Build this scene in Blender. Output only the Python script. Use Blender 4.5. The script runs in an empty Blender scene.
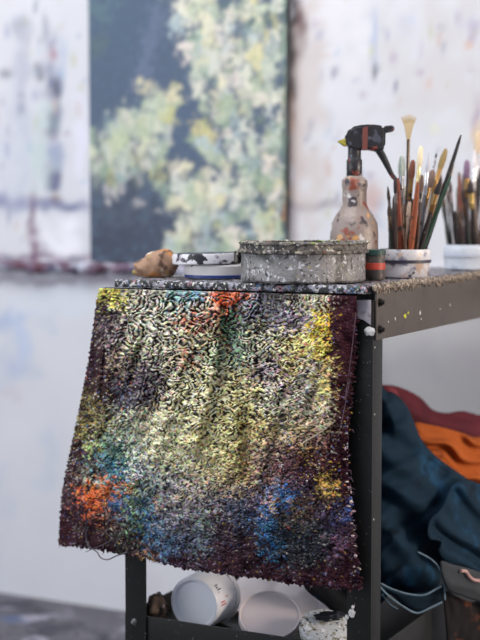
import bpy, bmesh, math, random
import numpy as np
from mathutils import Vector, Matrix, noise as mnoise

# ------------------------------------------------------------------ camera, world, lights
C = bpy.context.scene.collection
SC = bpy.context.scene
ZT = 0.80                                   # height of the cart top
FPX, PITCH, YAW = 1418.065, 0.0768125, 0.4750854
CAM = Vector((0.75715559, -1.88882425, ZT + 0.10644136))
FW = Vector((-math.sin(YAW)*math.cos(PITCH), math.cos(YAW)*math.cos(PITCH), -math.sin(PITCH)))
RT = Vector((math.cos(YAW), math.sin(YAW), 0))
UP = RT.cross(FW)
cam_d = bpy.data.cameras.new('camera')
cam = bpy.data.objects.new('camera', cam_d); C.objects.link(cam)
R = Matrix((RT, UP, -FW)).transposed()
cam.matrix_world = Matrix.Translation(CAM) @ R.to_4x4()
cam_d.sensor_fit = 'VERTICAL'; cam_d.sensor_height = 36; cam_d.sensor_width = 27
cam_d.lens = FPX*36/640
cam_d.clip_start = 0.05
cam_d.dof.use_dof = True
cam_d.dof.focus_distance = (Vector((-0.19, -0.02, ZT-0.2)) - CAM).dot(FW)
cam_d.dof.aperture_fstop = 2.6
SC.camera = cam

SC.view_settings.view_transform = 'Standard'
SC.view_settings.look = 'None'
SC.view_settings.gamma = 1
SC.view_settings.use_curve_mapping = False
SC.view_settings.exposure = 0.03

world = bpy.data.worlds.new('world'); SC.world = world; world.use_nodes = True
bg = world.node_tree.nodes['Background']; wt_ = world.node_tree
tcw = wt_.nodes.new('ShaderNodeTexCoord'); sp_ = wt_.nodes.new('ShaderNodeSeparateXYZ'); wt_.links.new(tcw.outputs['Generated'], sp_.inputs[0])
rmp = wt_.nodes.new('ShaderNodeMapRange'); wt_.links.new(sp_.outputs['Y'], rmp.inputs[0])      # the room behind us is dimmer than the window side
rmp.inputs[1].default_value = -1; rmp.inputs[2].default_value = 0.6; rmp.inputs[3].default_value = 0.45; rmp.inputs[4].default_value = 0.55
wt_.links.new(rmp.outputs[0], bg.inputs[1])
bg.inputs[0].default_value = (0.74, 0.82, 1.0, 1)

def area(name, loc, target, sx, sy, power, col):
    d = bpy.data.lights.new(name, 'AREA'); d.shape = 'RECTANGLE'; d.size = sx; d.size_y = sy
    d.energy = power; d.color = col
    o = bpy.data.objects.new(name, d); C.objects.link(o); o.location = loc
    o.rotation_euler = (Vector(target) - Vector(loc)).to_track_quat('-Z', 'Y').to_euler()
    return o
area('skylight', (-0.6, -0.8, 3.2), (-0.3, 0.2, 0.6), 2.4, 1.0, 76, (1.0, 0.985, 0.97))
area('window_light', (-2.3, -2.2, 1.35), (-0.2, 0.1, 0.45), 1.4, 1.2, 34, (0.96, 0.98, 1.0))
area('warm_side_fill', (3.0, 0.25, 1.15), (0, 0.2, 0.6), 0.9, 0.9, 72, (1.0, 0.84, 0.68))  # unseen warm fill added to brighten the right-facing steel

# ------------------------------------------------------------------ helpers
rng = np.random.default_rng(7); random.seed(7)
PI = math.pi
def ray(x, y): return FW + RT*((x-240)/FPX) - UP*((y-320)/FPX)
def onX(x, y, X): d = ray(x, y); return CAM + d*((X-CAM.x)/d.x)
def onY(x, y, Y): d = ray(x, y); return CAM + d*((Y-CAM.y)/d.y)
def onZ(x, y, Z): d = ray(x, y); return CAM + d*((Z-CAM.z)/d.z)
def px(P):
    d = Vector(P) - CAM; z = d.dot(FW)
    return 240 + FPX*d.dot(RT)/z, 320 - FPX*d.dot(UP)/z
A = np.array
fw, rt, up, cm = A(FW), A(RT), A(UP), A(CAM)
def onY_np(x, y, Y):
    d = fw + rt*((x-240)/FPX)[..., None] - up*((y-320)/FPX)[..., None]
    t = (Y-cm[1])/d[..., 1]
    return cm + d*t[..., None]
def px_np(P):
    d = P - cm; z = d@fw
    return 240 + FPX*(d@rt)/z, 320 - FPX*(d@up)/z
def lin(c):
    c = A(c, dtype=float)/255
    return np.where(c <= 0.04045, c/12.92, ((c+0.055)/1.055)**2.4)
def L4(c): return tuple(lin(c)) + (1.0,)
def fnoise(h, w, lo, hi, seed, aniso=1.0):
    r = np.random.default_rng(seed); n = r.standard_normal((h, w))
    fy = np.fft.fftfreq(h)[:, None]*aniso; fx = np.fft.fftfreq(w)[None, :]
    f = np.sqrt(fx*fx+fy*fy)+1e-9; lam = 1/f
    m = np.exp(-(np.log(lam/np.sqrt(lo*hi))/(0.5*np.log(hi/lo)+0.05))**2)
    o = np.fft.ifft2(np.fft.fft2(n)*m).real
    return o/o.std()
def worms(h, w, lam, seed, it=5):
    f = np.sqrt(np.fft.fftfreq(h)[:, None]**2 + np.fft.fftfreq(w)[None, :]**2)+1e-9
    m = np.exp(-(np.log(1/f/lam)/0.22)**2)
    o = np.random.default_rng(seed).standard_normal((h, w))
    for _ in range(it):
        o = np.fft.ifft2(np.fft.fft2(o)*m).real; o = np.tanh(1.6*o/o.std())
    return o
def sstep(a, b, x):
    t = np.clip((x-a)/(b-a), 0, 1); return t*t*(3-2*t)

def tag(o, label=None, cat=None, group=None, kind=None):
    if label: o['label'] = label
    if cat: o['category'] = cat
    if group: o['group'] = group
    if kind: o['kind'] = kind
    return o
def empty(name, loc=(0, 0, 0), rz=0):
    o = bpy.data.objects.new(name, None); C.objects.link(o); o.location = loc; o.rotation_euler = (0, 0, rz)
    o.empty_display_size = 0.02
    return o
def link(name, me, mat, parent=None, smooth=True):
    o = bpy.data.objects.new(name, me); C.objects.link(o)
    if mat: me.materials.append(mat)
    if smooth:
        me.polygons.foreach_set('use_smooth', [True]*len(me.polygons))
    if parent:
        o.parent = parent
        o.matrix_parent_inverse = (Matrix.Translation(parent.location) @ parent.rotation_euler.to_matrix().to_4x4()).inverted()
    return o
def mesh_np(name, V, F, mat, parent=None, col=None, smooth=True, gloss=None):
    me = bpy.data.meshes.new(name)
    V = np.asarray(V, dtype=np.float32); F = np.asarray(F, dtype=np.int32)
    k = F.shape[1]
    me.vertices.add(len(V)); me.vertices.foreach_set('co', V.ravel())
    me.loops.add(F.size); me.loops.foreach_set('vertex_index', F.ravel())
    me.polygons.add(len(F)); me.polygons.foreach_set('loop_start', np.arange(0, F.size, k, dtype=np.int32))
    me.polygons.foreach_set('loop_total', np.full(len(F), k, dtype=np.int32))
    me.update(calc_edges=True)
    if col is not None:
        a = me.color_attributes.new('pigment', 'FLOAT_COLOR', 'POINT')
        c = np.ones((len(V), 4), dtype=np.float32); c[:, :3] = col
        if gloss is not None: c[:, 3] = gloss
        a.data.foreach_set('color', c.ravel())
    return link(name, me, mat, parent, smooth)
def grid_faces(h, w, flip=False):
    i = np.arange(h*w).reshape(h, w)
    f = np.stack([i[:-1, :-1], i[:-1, 1:], i[1:, 1:], i[1:, :-1]], -1).reshape(-1, 4)
    return f[:, ::-1] if flip else f

class MB:
    """collects shapes into one mesh"""
    def __init__(s): s.bm = bmesh.new()
    def box(s, x0, x1, y0, y1, z0, z1, bev=0.0):
        b = bmesh.new()
        bmesh.ops.create_cube(b, size=1)
        for v in b.verts:
            v.co = Vector(((x0+x1)/2+v.co.x*(x1-x0), (y0+y1)/2+v.co.y*(y1-y0), (z0+z1)/2+v.co.z*(z1-z0)))
        if bev: bmesh.ops.bevel(b, geom=b.edges[:], offset=bev, segments=2, affect='EDGES', profile=0.6)
        s.add(b); return s
    def add(s, b, M=None):
        if M is not None: bmesh.ops.transform(b, matrix=M, verts=b.verts[:])
        me = bpy.data.meshes.new('t'); b.to_mesh(me); b.free(); s.bm.from_mesh(me); bpy.data.meshes.remove(me)
    def lathe(s, prof, M=None, n=48, wob=0.0, seed=0):
        b = bmesh.new(); rings = []
        for (r, z) in prof:
            if r < 1e-6: rings.append([b.verts.new((0, 0, z))])
            else:
                rg = []
                for k in range(n):
                    a = 2*PI*k/n; w = 1+wob*mnoise.noise(Vector((math.cos(a)*2+seed, math.sin(a)*2, z*20)))
                    rg.append(b.verts.new((r*w*math.cos(a), r*w*math.sin(a), z)))
                rings.append(rg)
        for p, q in zip(rings, rings[1:]):
            for k in range(n):
                k2 = (k+1) % n
                if len(p) == 1 and len(q) == 1: continue
                if len(p) == 1: b.faces.new((p[0], q[k2], q[k])) if False else b.faces.new((p[0], q[k], q[k2]))
                elif len(q) == 1: b.faces.new((p[k], q[0], p[k2]))
                else: b.faces.new((p[k], q[k], q[k2], p[k2]))
        bmesh.ops.recalc_face_normals(b, faces=b.faces[:])
        s.add(b, M); return s
    def tube(s, pts, rad, n=8, caps=True):
        pts = [Vector(p) for p in pts]
        if not hasattr(rad, '__len__'): rad = [rad]*len(pts)
        b = bmesh.new(); rings = []; ref = None
        for i, p in enumerate(pts):
            t = (pts[min(i+1, len(pts)-1)] - pts[max(i-1, 0)]).normalized()
            if ref is None: ref = t.orthogonal().normalized()
            ref = (ref - t*ref.dot(t)).normalized(); bn = t.cross(ref)
            rings.append([b.verts.new(p + (ref*math.cos(2*PI*k/n) + bn*math.sin(2*PI*k/n))*rad[i]) for k in range(n)])
        for p, q in zip(rings, rings[1:]):
            for k in range(n): b.faces.new((p[k], p[(k+1) % n], q[(k+1) % n], q[k]))
        if caps:
            b.faces.new(rings[0][::-1]); b.faces.new(rings[-1])
        bmesh.ops.recalc_face_normals(b, faces=b.faces[:])
        s.add(b); return s
    def prism(s, poly, d, M=None, bev=0.0):
        """poly (x,z) extruded along y from 0 to d"""
        b = bmesh.new()
        f = b.faces.new([b.verts.new((x, 0, z)) for x, z in poly])
        r = bmesh.ops.extrude_face_region(b, geom=[f])
        for v in r['geom']:
            if isinstance(v, bmesh.types.BMVert): v.co.y += d
        bmesh.ops.recalc_face_normals(b, faces=b.faces[:])
        if bev: bmesh.ops.bevel(b, geom=b.edges[:], offset=bev, segments=2, affect='EDGES')
        s.add(b, M); return s
    def blob(s, c, rx, ry, rz, amp=0.25, fr=60, sub=2, seed=0):
        b = bmesh.new(); bmesh.ops.create_icosphere(b, subdivisions=sub, radius=1)
        for v in b.verts:
            n = 1+amp*mnoise.noise(v.co*1.7+Vector((seed*3.1, seed, 0)))
            v.co = Vector((c[0]+v.co.x*rx*n, c[1]+v.co.y*ry*n, c[2]+v.co.z*rz*n))
        s.add(b); return s
    def jitter(s, amp, fr, seed=0, where=None):
        for v in s.bm.verts:
            if where and not where(v.co): continue
            v.co += Vector(mnoise.noise_vector(v.co*fr+Vector((seed*7.3, 0, seed))))*amp
        return s
    def build(s, name, mat, parent=None, smooth=True, angle=40):
        me = bpy.data.meshes.new(name); s.bm.to_mesh(me); s.bm.free()
        o = link(name, me, mat, parent, smooth)
        if smooth: me.set_sharp_from_angle(angle=math.radians(angle))
        return o

# ------------------------------------------------------------------ materials
def new_mat(name):
    m = bpy.data.materials.new(name); m.use_nodes = True
    return m, m.node_tree, m.node_tree.nodes['Principled BSDF']
def splat(name, base, rough=0.5, metal=0.0, spots=(), bump=0.0, bscale=60, vary=0.12, vscale=12, spec=0.5, trans=0.0):
    """base paint, slow tone variation and layers of noise-shaped paint spots: (colour, scale, threshold, softness)"""
    m, t, p = new_mat(name); N, K = t.nodes, t.links
    tc = N.new('ShaderNodeTexCoord')
    def noise(scale, det=3, off=0):
        mp = N.new('ShaderNodeMapping'); mp.inputs['Location'].default_value = (off, off*0.7, -off)
        K.new(tc.outputs['Object'], mp.inputs[0])
        n = N.new('ShaderNodeTexNoise'); n.inputs['Scale'].default_value = scale; n.inputs['Detail'].default_value = det
        K.new(mp.outputs[0], n.inputs[0]); return n.outputs[0]
    def ramp(src, a, b, ca, cb):
        r = N.new('ShaderNodeValToRGB'); K.new(src, r.inputs[0])
        r.color_ramp.elements[0].position = a; r.color_ramp.elements[1].position = b
        r.color_ramp.elements[0].color = ca; r.color_ramp.elements[1].color = cb
        return r.outputs[0]
    b = lin(base)
    c = ramp(noise(vscale, 4, 3.1), 0.3, 0.7, tuple(b*(1-vary))+(1,), tuple(np.minimum(b*(1+vary), 1))+(1,))
    for i, (sc, scale, th, soft) in enumerate(spots):
        f = ramp(noise(scale, 4, 11.7*(i+1)), th, th+soft, (0, 0, 0, 1), (1, 1, 1, 1))
        mx = N.new('ShaderNodeMix'); mx.data_type = 'RGBA'
        K.new(f, mx.inputs[0]); K.new(c, mx.inputs[6]); mx.inputs[7].default_value = L4(sc); c = mx.outputs[2]
    K.new(c, p.inputs['Base Color'])
    p.inputs['Roughness'].default_value = rough; p.inputs['Metallic'].default_value = metal
    p.inputs['Specular IOR Level'].default_value = spec
    if trans: p.inputs['Transmission Weight'].default_value = trans
    if bump:
        bn = N.new('ShaderNodeBump'); bn.inputs['Strength'].default_value = bump; bn.inputs['Distance'].default_value = 0.002
        K.new(noise(bscale, 5, 5.5), bn.inputs['Height']); K.new(bn.outputs[0], p.inputs['Normal'])
    return m
def pigment(name, rough=0.5, spec=0.5, bump=0.0, bscale=200, vary=0.1, vscale=60):
    m, t, p = new_mat(name); N, K = t.nodes, t.links
    a = N.new('ShaderNodeVertexColor'); a.layer_name = 'pigment'
    tc = N.new('ShaderNodeTexCoord'); n = N.new('ShaderNodeTexNoise'); n.inputs['Scale'].default_value = vscale; n.inputs['Detail'].default_value = 4
    K.new(tc.outputs['Object'], n.inputs[0])
    r = N.new('ShaderNodeMapRange'); K.new(n.outputs[0], r.inputs[0]); r.inputs[1].default_value = 0.25; r.inputs[2].default_value = 0.75
    r.inputs[3].default_value = 1-vary; r.inputs[4].default_value = 1+vary
    mx = N.new('ShaderNodeVectorMath'); mx.operation = 'SCALE'
    K.new(a.outputs[0], mx.inputs[0]); K.new(r.outputs[0], mx.inputs['Scale'])
    K.new(mx.outputs[0], p.inputs['Base Color'])
    p.inputs['Roughness'].default_value = rough; p.inputs['Specular IOR Level'].default_value = spec
    if bump:
        n2 = N.new('ShaderNodeTexNoise'); n2.inputs['Scale'].default_value = bscale; n2.inputs['Detail'].default_value = 5
        K.new(tc.outputs['Object'], n2.inputs[0])
        bn = N.new('ShaderNodeBump'); bn.inputs['Strength'].default_value = bump; bn.inputs['Distance'].default_value = 0.001
        K.new(n2.outputs[0], bn.inputs['Height']); K.new(bn.outputs[0], p.inputs['Normal'])
    return m

M_wall = pigment('wall_paint', 0.75, 0.3, vary=0.03, vscale=9)
M_canvas = pigment('canvas_paint', 0.6, 0.4, vary=0.12, vscale=90)
M_rag = pigment('crusted_paint', 0.36, 0.5, bump=0.35, bscale=900, vary=0.14, vscale=500)
M_floor = splat('floor_paint', (92, 90, 98), 0.7, spots=[((58, 58, 70), 9, .5, .12), ((150, 148, 160), 16, .58, .1), ((48, 44, 54), 30, .6, .06), ((70, 84, 120), 12, .62, .1)], vary=.2)
M_steel = splat('cart_steel', (27, 28, 27), 0.42, 0.0, spots=[((24, 25, 25), 25, .58, .2), ((172, 165, 160), 330, .71, .03), ((190, 186, 120), 210, .76, .02)], bump=.10, bscale=300, spec=.3)
M_steel_lit = splat('steel_lit', (72, 63, 55), 0.42, 0.0, spots=[((52, 46, 41), 25, .56, .2), ((172, 165, 160), 330, .71, .03), ((40, 36, 34), 120, .66, .05)], bump=.10, bscale=300, spec=.6)  # lit copy of the cart steel, side light put into its colour
M_bolt = splat('bolt_steel', (46, 44, 42), 0.4, 0.8, vary=.2)
M_boltb = splat('bolt_bright', (150, 150, 150), 0.35, 0.9, vary=.2)
M_board = splat('board_crust', (34, 34, 38), 0.5, spots=[((150, 148, 160), 110, .52, .04), ((176, 130, 140), 60, .6, .05), ((90, 120, 160), 120, .62, .04), ((215, 212, 205), 190, .6, .03), ((60, 110, 70), 90, .68, .03), ((20, 20, 24), 160, .58, .03)], bump=.8, bscale=260)
M_crust = splat('rail_crust', (138, 124, 110), 0.6, spots=[((70, 62, 56), 160, .5, .05), ((200, 190, 176), 240, .6, .04), ((150, 90, 70), 200, .66, .04)], bump=.8, bscale=400)

def blobs_colour(X, Y, base, items, warp, wamp):
    """items: (x, y, rx, ry, colour, strength) soft warped paint marks over the base colour"""
    c = np.empty(X.shape+(3,)); c[:] = lin(base)
    wx, wy = warp
    for k, (x, y, rx, ry, col, s) in enumerate(items):
        d = ((X+wx*wamp*rx-x)/rx)**2 + ((Y+wy*wamp*ry-y)/ry)**2
        w = np.clip(s*np.exp(-d**1.5), 0, 1)[..., None]
        c = c*(1-w) + lin(col)*w
    return c

def matt_where_bare(m):
    t = m.node_tree; p = t.nodes['Principled BSDF']; a = next(n for n in t.nodes if n.bl_idname == 'ShaderNodeVertexColor')
    for sock, lo, hi_ in (('Roughness', .9, .36), ('Specular IOR Level', .12, .5)):
        r = t.nodes.new('ShaderNodeMapRange'); t.links.new(a.outputs['Alpha'], r.inputs[0]); r.inputs[3].default_value = lo; r.inputs[4].default_value = hi_
        t.links.new(r.outputs[0], p.inputs[sock])
matt_where_bare(M_rag)

# ------------------------------------------------------------------ setting: wall, ledge, floor
WY = onZ(50, 600, 0).y                       # the wall stands where its foot meets the floor
gx = np.concatenate([[-5.0, -3.6], np.arange(-2.4, 1.2, 0.009), [2.4, 4.0]])
gz = np.concatenate([np.arange(0, 1.62, 0.009), [2.2, 3.0]])
GX, GZ = np.meshgrid(gx, gz)
P = np.stack([GX, np.full_like(GX, WY), GZ], -1)
U, V = px_np(P)
h, w = U.shape
wn = (fnoise(h, w, 6, 40, 1), fnoise(h, w, 6, 40, 2))
marks = []
r_ = random.Random(5)
G = lambda x, y, rx, ry, c, s: marks.append((x, y, rx, ry, c, s))
# soft streaks left of the canvas
for x, y, rx, ry, c, s in [(22, 100, 8, 70, (168, 172, 190), .5), (52, 85, 9, 40, (112, 118, 150), .55), (58, 90, 5, 12, (60, 60, 80), .6), (38, 72, 6, 7, (90, 85, 105), .6),
        (8, 74, 6, 6, (120, 118, 135), .6), (45, 30, 4, 16, (140, 142, 160), .5), (24, 28, 7, 14, (165, 168, 180), .5), (54, 53, 4, 5, (170, 110, 130), .6),
        (52, 120, 7, 14, (110, 130, 140), .55), (54, 155, 7, 16, (140, 150, 185), .6), (54, 182, 8, 14, (92, 92, 130), .75), (57, 202, 6, 6, (150, 120, 80), .7),
        (40, 160, 12, 40, (175, 200, 195), .4), (10, 201, 24, 9, (120, 122, 162), .75), (33, 232, 4.5, 36, (124, 88, 112), .85), (62, 206, 36, 6, (122, 126, 158), .75),
        (34, 262, 5, 10, (120, 70, 90), .7), (62, 60, 5, 30, (160, 175, 205), .4), (12, 150, 20, 60, (200, 204, 216), .5), (62, 240, 26, 20, (240, 240, 246), .8), (82, 150, 7, 60, (228, 226, 240), .6),
        (12, 320, 30, 12, (150, 175, 215), .45), (25, 345, 10, 20, (170, 190, 225), .4), (12, 372, 18, 16, (160, 180, 215), .35), (60, 300, 50, 20, (214, 220, 232), .5)]: G(x, y, rx, ry, c, s)
# black and coloured paint left along the right edge of the canvas
for x, y, rx, ry, c, s in [(296, 15, 9, 72, (24, 20, 24), 1.2), (295, 60, 8, 40, (24, 20, 24), 1.0), (293, 80, 7, 30, (46, 36, 40), .9), (289, 120, 5, 36, (190, 150, 120), .6), (300, 20, 6, 50, (120, 90, 90), .6), (296, 150, 8, 50, (196, 180, 176), .7),
        (291, 204, 12, 9, (70, 66, 84), .8), (312, 205, 22, 6, (120, 116, 134), .6), (345, 204, 30, 5, (170, 160, 165), .5), (294, 225, 6, 20, (190, 178, 184), .6),
        (373, 69, 4, 10, (42, 62, 78), .95), (375, 35, 5, 26, (150, 170, 205), .55), (372, 50, 3, 5, (200, 205, 130), .5), (404, 28, 7, 14, (190, 200, 222), .5),
        (328, 56, 7, 3, (200, 180, 160), .6), (470, 43, 5, 5, (222, 160, 120), .9), (474, 26, 7, 12, (170, 160, 190), .7), (460, 20, 3, 9, (170, 160, 185), .6), (429, 84, 3, 6, (220, 150, 130), .9),
        (475, 112, 4, 20, (150, 110, 150), .8), (478, 132, 6, 9, (215, 190, 160), .7), (471, 72, 4, 5, (180, 170, 195), .6), (352, 186, 9, 20, (120, 110, 150), .6), (372, 200, 8, 14, (190, 150, 140), .5),
        (330, 120, 3, 20, (190, 200, 220), .4), (434, 130, 4, 5, (226, 226, 190), .5), (340, 20, 30, 60, (230, 226, 230), .4), (430, 360, 50, 20, (205, 205, 215), .4)]: G(x, y, rx, ry, c, s)
for k in range(16): G(-20+k*10, 259+r_.uniform(-3, 3), 7, 5, r_.choice([(120, 96, 118), (150, 130, 150), (96, 90, 120)]), .6); G(-20+k*10, 278+r_.uniform(-2, 5), 7, 5, r_.choice([(150, 130, 150), (170, 160, 176)]), .45)
G(310, 110, 16, 130, (204, 194, 190), .6); G(440, 60, 60, 90, (206, 203, 204), .6)
for k in range(150):
    x = r_.choice([r_.uniform(-40, 88), r_.uniform(305, 520)]); y = r_.uniform(-60, 250)
    G(x, y, r_.uniform(1.5, 4), r_.uniform(2, 9), r_.choice([(150, 155, 185), (170, 150, 175), (190, 190, 160), (120, 125, 150), (160, 185, 210), (200, 170, 160)]), r_.uniform(.2, .55))
for k in range(40):
    G(r_.uniform(-40, 480), r_.uniform(290, 590), r_.uniform(3, 14), r_.uniform(5, 30), r_.choice([(190, 200, 222), (205, 196, 204), (180, 190, 215)]), r_.uniform(.15, .35))
col = blobs_colour(U, V, (215, 216, 221), [(a_, b_, c_, d_, e_, min(1, 1.25*f_)) for a_, b_, c_, d_, e_, f_ in marks], wn, .28)
mesh_np('wall_back', P.reshape(-1, 3), grid_faces(h, w), M_wall, col=col.reshape(-1, 3))['kind'] = 'structure'

# ledge the canvas stands on, crusted with old paint
zl = onY(90, 263, WY-0.02).z
n = 260; xs = np.linspace(-2.2, 0.9, n)
prof = [(0, 0), (-.010, .001), (-.022, 0), (-.026, -.004), (-.026, -.019), (-.021, -.022), (0, -.022)]
Vv = []; Cc = []
nz = fnoise(len(prof), n, 3, 12, 9); nc = fnoise(len(prof), n, 4, 16, 10); nd = fnoise(len(prof), n, 4, 14, 12)
for j, (y, z) in enumerate(prof):
    for i, x in enumerate(xs):
        Vv.append((x, WY-.001+y + (0 if j in (0, len(prof)-1) else nz[j, i]*.002), zl+z+(nz[j, i]*.003 if j >= 3 else 0)))
        c = lin((112, 92, 112)); c = c*(1-sstep(.1, .8, nc[j, i])) + lin((196, 198, 212))*sstep(.1, .8, nc[j, i])
        s = sstep(.7, 1.2, nd[j, i]); c = c*(1-s)+lin((96, 60, 74))*s; s = sstep(1.0, 1.5, -nd[j, i]); c = c*(1-s)+lin((70, 74, 100))*s
        Cc.append(c)
mesh_np('trim_1', Vv, grid_faces(len(prof), n), M_canvas, col=Cc)['kind'] = 'structure'

MB().box(-5, 4, -3.2, WY, -.05, 0).build('floor', M_floor, smooth=False)['kind'] = 'structure'

# ------------------------------------------------------------------ canvas with foliage
CY = WY-.021                                  # front face
a = onY(90.5, 262, CY); b = onY(286.5, 262, CY); top = onY(180, -70, CY).z
cx = np.arange(a.x, b.x, .0035); cz = np.arange(zl+.004, top, .0035)
GX, GZ = np.meshgrid(cx, cz); P = np.stack([GX, np.full_like(GX, CY), GZ], -1)
U, V = px_np(P); h, w = U.shape
wn = (fnoise(h, w, 5, 30, 21), fnoise(h, w, 5, 30, 22))
it = []
G = lambda x, y, rx, ry, c, s: it.append((x, y, rx, ry, c, s))
G(110, 20, 40, 60, (76, 98, 120), .6); G(180, 110, 30, 40, (84, 102, 126), .5); G(100, 10, 14, 12, (96, 122, 128), .6); G(98, 45, 10, 10, (92, 110, 108), .6)
G(150, 235, 55, 26, (66, 74, 92), .95); G(120, 205, 26, 26, (78, 86, 100), .8); G(105, 245, 30, 20, (60, 68, 86), .9)
for k in range(9):
    t = k/8; G(158-18*t, 10+75*t, 9, 8, (112, 122, 150), .4)
green = [(168, 184, 160), (186, 198, 168), (146, 168, 146), (200, 206, 176), (204, 208, 200), (150, 170, 168), (188, 186, 130), (214, 214, 196)]
cream = [(222, 220, 204), (228, 222, 190), (206, 210, 204), (226, 216, 206), (200, 208, 188), (216, 206, 150), (176, 192, 196)]
r_ = random.Random(11)
def dab(x, y, s, pal, k=1.0):
    G(x, y, r_.uniform(3.2, 6.5)*s, r_.uniform(4, 8.5)*s, r_.choice(pal), r_.uniform(.6, .95)*k)
for k in range(260):                          # left bush
    x = r_.uniform(88, 175); y = r_.uniform(82, 195)
    lim = 128 - 0.55*max(0, x-98) if x < 150 else 98
    if y < lim + r_.uniform(-6, 10): continue
    if y > 165 + r_.uniform(-10, 25): continue
    dab(x, y, r_.uniform(.8, 1.4), green, .85)
for k in range(40): dab(r_.uniform(92, 170), r_.uniform(150, 215), .8, [(60, 68, 84), (80, 92, 100), (200, 196, 196), (120, 126, 128)], .8)
G(144, 88, 7, 7, (206, 200, 168), .9); G(172, 96, 9, 8, (214, 208, 178), .95)
for k in range(560):                          # right cascade of pale leaves
    y = r_.uniform(-70, 268); x = r_.uniform(150, 290)
    lim = np.interp(y, [-70, 0, 30, 60, 75, 95, 110, 150, 190, 230, 268], [160, 168, 176, 188, 210, 204, 200, 182, 160, 168, 160])
    if x < lim + r_.uniform(-3, 12): continue
    dab(x, y, r_.uniform(.9, 1.5), green+cream if x > 240 else cream+green[:4])
for k in range(60):
    y = r_.uniform(-70, 268); dab(r_.uniform(200, 290), y, .9, [(96, 120, 110), (86, 104, 116), (120, 140, 110)], .7)
for x, y in [(176, 25), (186, 50), (196, 66), (205, 20), (198, 88), (212, 60), (226, 45), (180, 8)]: G(x, y, 7, 11, r_.choice(cream), .9)
for y in range(-70, 265, 12): G(285, y, 3, 9, r_.choice([(90, 110, 96), (70, 100, 110), (150, 112, 76), (60, 66, 70), (130, 150, 140), (56, 84, 90)]), .75)
col = blobs_colour(U, V, (80, 96, 118), it, wn, .35)
cv = empty('canvas_painting', ((a.x+b.x)/2, CY, zl))
tag(cv, 'large foliage painting in pale green and cream on slate blue, leaning on the wall ledge', 'painting')
rim = []
mesh_np('painted_face', P.reshape(-1, 3), grid_faces(h, w), M_canvas, cv, col.reshape(-1, 3))
m = MB(); m.box(cx[0], cx[-1], CY+.0005, WY-.002, zl+.004, cz[-1])
m.build('canvas_edge', splat('canvas_edge', (72, 76, 82), .7, spots=[((40, 40, 48), 20, .42, .1), ((120, 84, 56), 30, .64, .06), ((60, 100, 110), 26, .64, .06)]), cv, smooth=False)

# ------------------------------------------------------------------ cart
WD, DP, FL, TH = .42, .70, .038, .003        # width, depth, flange, steel thickness
H1, RH = ZT-.534, .076                       # lower rail top, rail height
cart = empty('utility_cart', (-WD/2, DP/2, 0))
tag(cart, 'dark grey angle-iron utility cart with bolted corner posts standing in front of the wall', 'cart')
def post(sx, sy):
    X, Y = (0 if sx else -WD), (0 if sy == 0 else DP)
    m = MB(); dx = -1 if sx else 1; dy = 1 if sy == 0 else -1
    # flange across the front/back, flange along the side
    x0, x1 = sorted((X, X+dx*FL)); y0, y1 = sorted((Y, Y+dy*TH)); m.box(x0, x1, y0, y1, 0, ZT-.022, .0006)
    x0, x1 = sorted((X, X+dx*TH)); y0, y1 = sorted((Y+dy*TH*.9, Y+dy*FL)); m.box(x0, x1, y0, y1, 0, ZT-.022, .0006)
    return m.build('post', M_steel, cart)
for s in ((1, 0), (0, 0), (1, 1), (0, 1)): post(*s)
def rail_x(Y, z1, out):                       # along the front or the back: vertical flange and inner lip
    m = MB(); y0, y1 = sorted((Y, Y+out*TH)); m.box(-WD+.004, -.004, y0, y1, z1-RH, z1, .0006)
    return m.build('rail', M_steel, cart)
def rail_y(X, z1, out, mat=None):
    m = MB(); x0, x1 = sorted((X, X+out*TH)); m.box(x0, x1, .0045, DP-.0045, z1-RH, z1, .0006)
    return m.build('rail', mat or M_steel, cart)
# top frame
rail_x(.0035, ZT-.022, 1); rail_x(DP-.0035, ZT-.016, -1)
rr = rail_y(.0005, ZT-.003, 1, M_steel_lit); rr['label'] = 'taupe top rail with side light painted in'; rail_y(-WD-.0005, ZT-.022, -1)
# lower shelf frame
rail_x(.0035, H1, 1); rail_x(DP-.0035, H1, -1)
r2 = rail_y(.0005, H1-.0, 1); rail_y(-WD-.0005, H1, -1)
SH = H1-.030
m = MB(); m.box(-WD+.002, -.002, .008, DP-.008, SH-.004, SH, .0008); m.build('shelf', M_steel, cart)
def bolt(P, ax, mat, s=1.0):
    M = Matrix.Translation(P) @ Vector(ax).to_track_quat('Z', 'Y').to_matrix().to_4x4()
    m = MB(); m.lathe([(0, .0), (.0068*s, 0), (.0068*s, .0012), (0, .0014)], M, 20)
    m.lathe([(0, .001), (.0052*s, .001), (.0052*s, .0045), (.0045*s, .0052), (0, .0053)], M, 6)
    m.lathe([(0, .005), (.0028*s, .005), (.0028*s, .0078), (0, .0082)], M, 12)
    return m.build('bolt', mat, cart, angle=25)
for y in (302.5, 329.5): p = onX(379.6, y, .0035); bolt(p, (1, 0, 0), M_bolt, 1.0)
bolt(onY(134.5, 621.5, 0), (0, -1, 0), M_boltb, .75)
p = onX(392, 655, .0035); bolt(p, (1, 0, 0), M_bolt, .9)
# corner plate of bare metal behind the front post's lip, seen beside the rag
ps = [onY(x, y, -.0012) for x, y in ((357, 300), (371, 300), (371, 325), (364, 320), (357, 318))]
m = MB(); m.prism([(q.x, q.z) for q in ps], .001, Matrix.Translation((0, -.0022, 0)))
m.build('corner_plate', splat('bare_plate', (186, 178, 184), .5, .0, spots=[((120, 112, 116), 60, .55, .1)]), cart, smooth=False)['label'] = 'bare pale metal corner plate'
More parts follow.
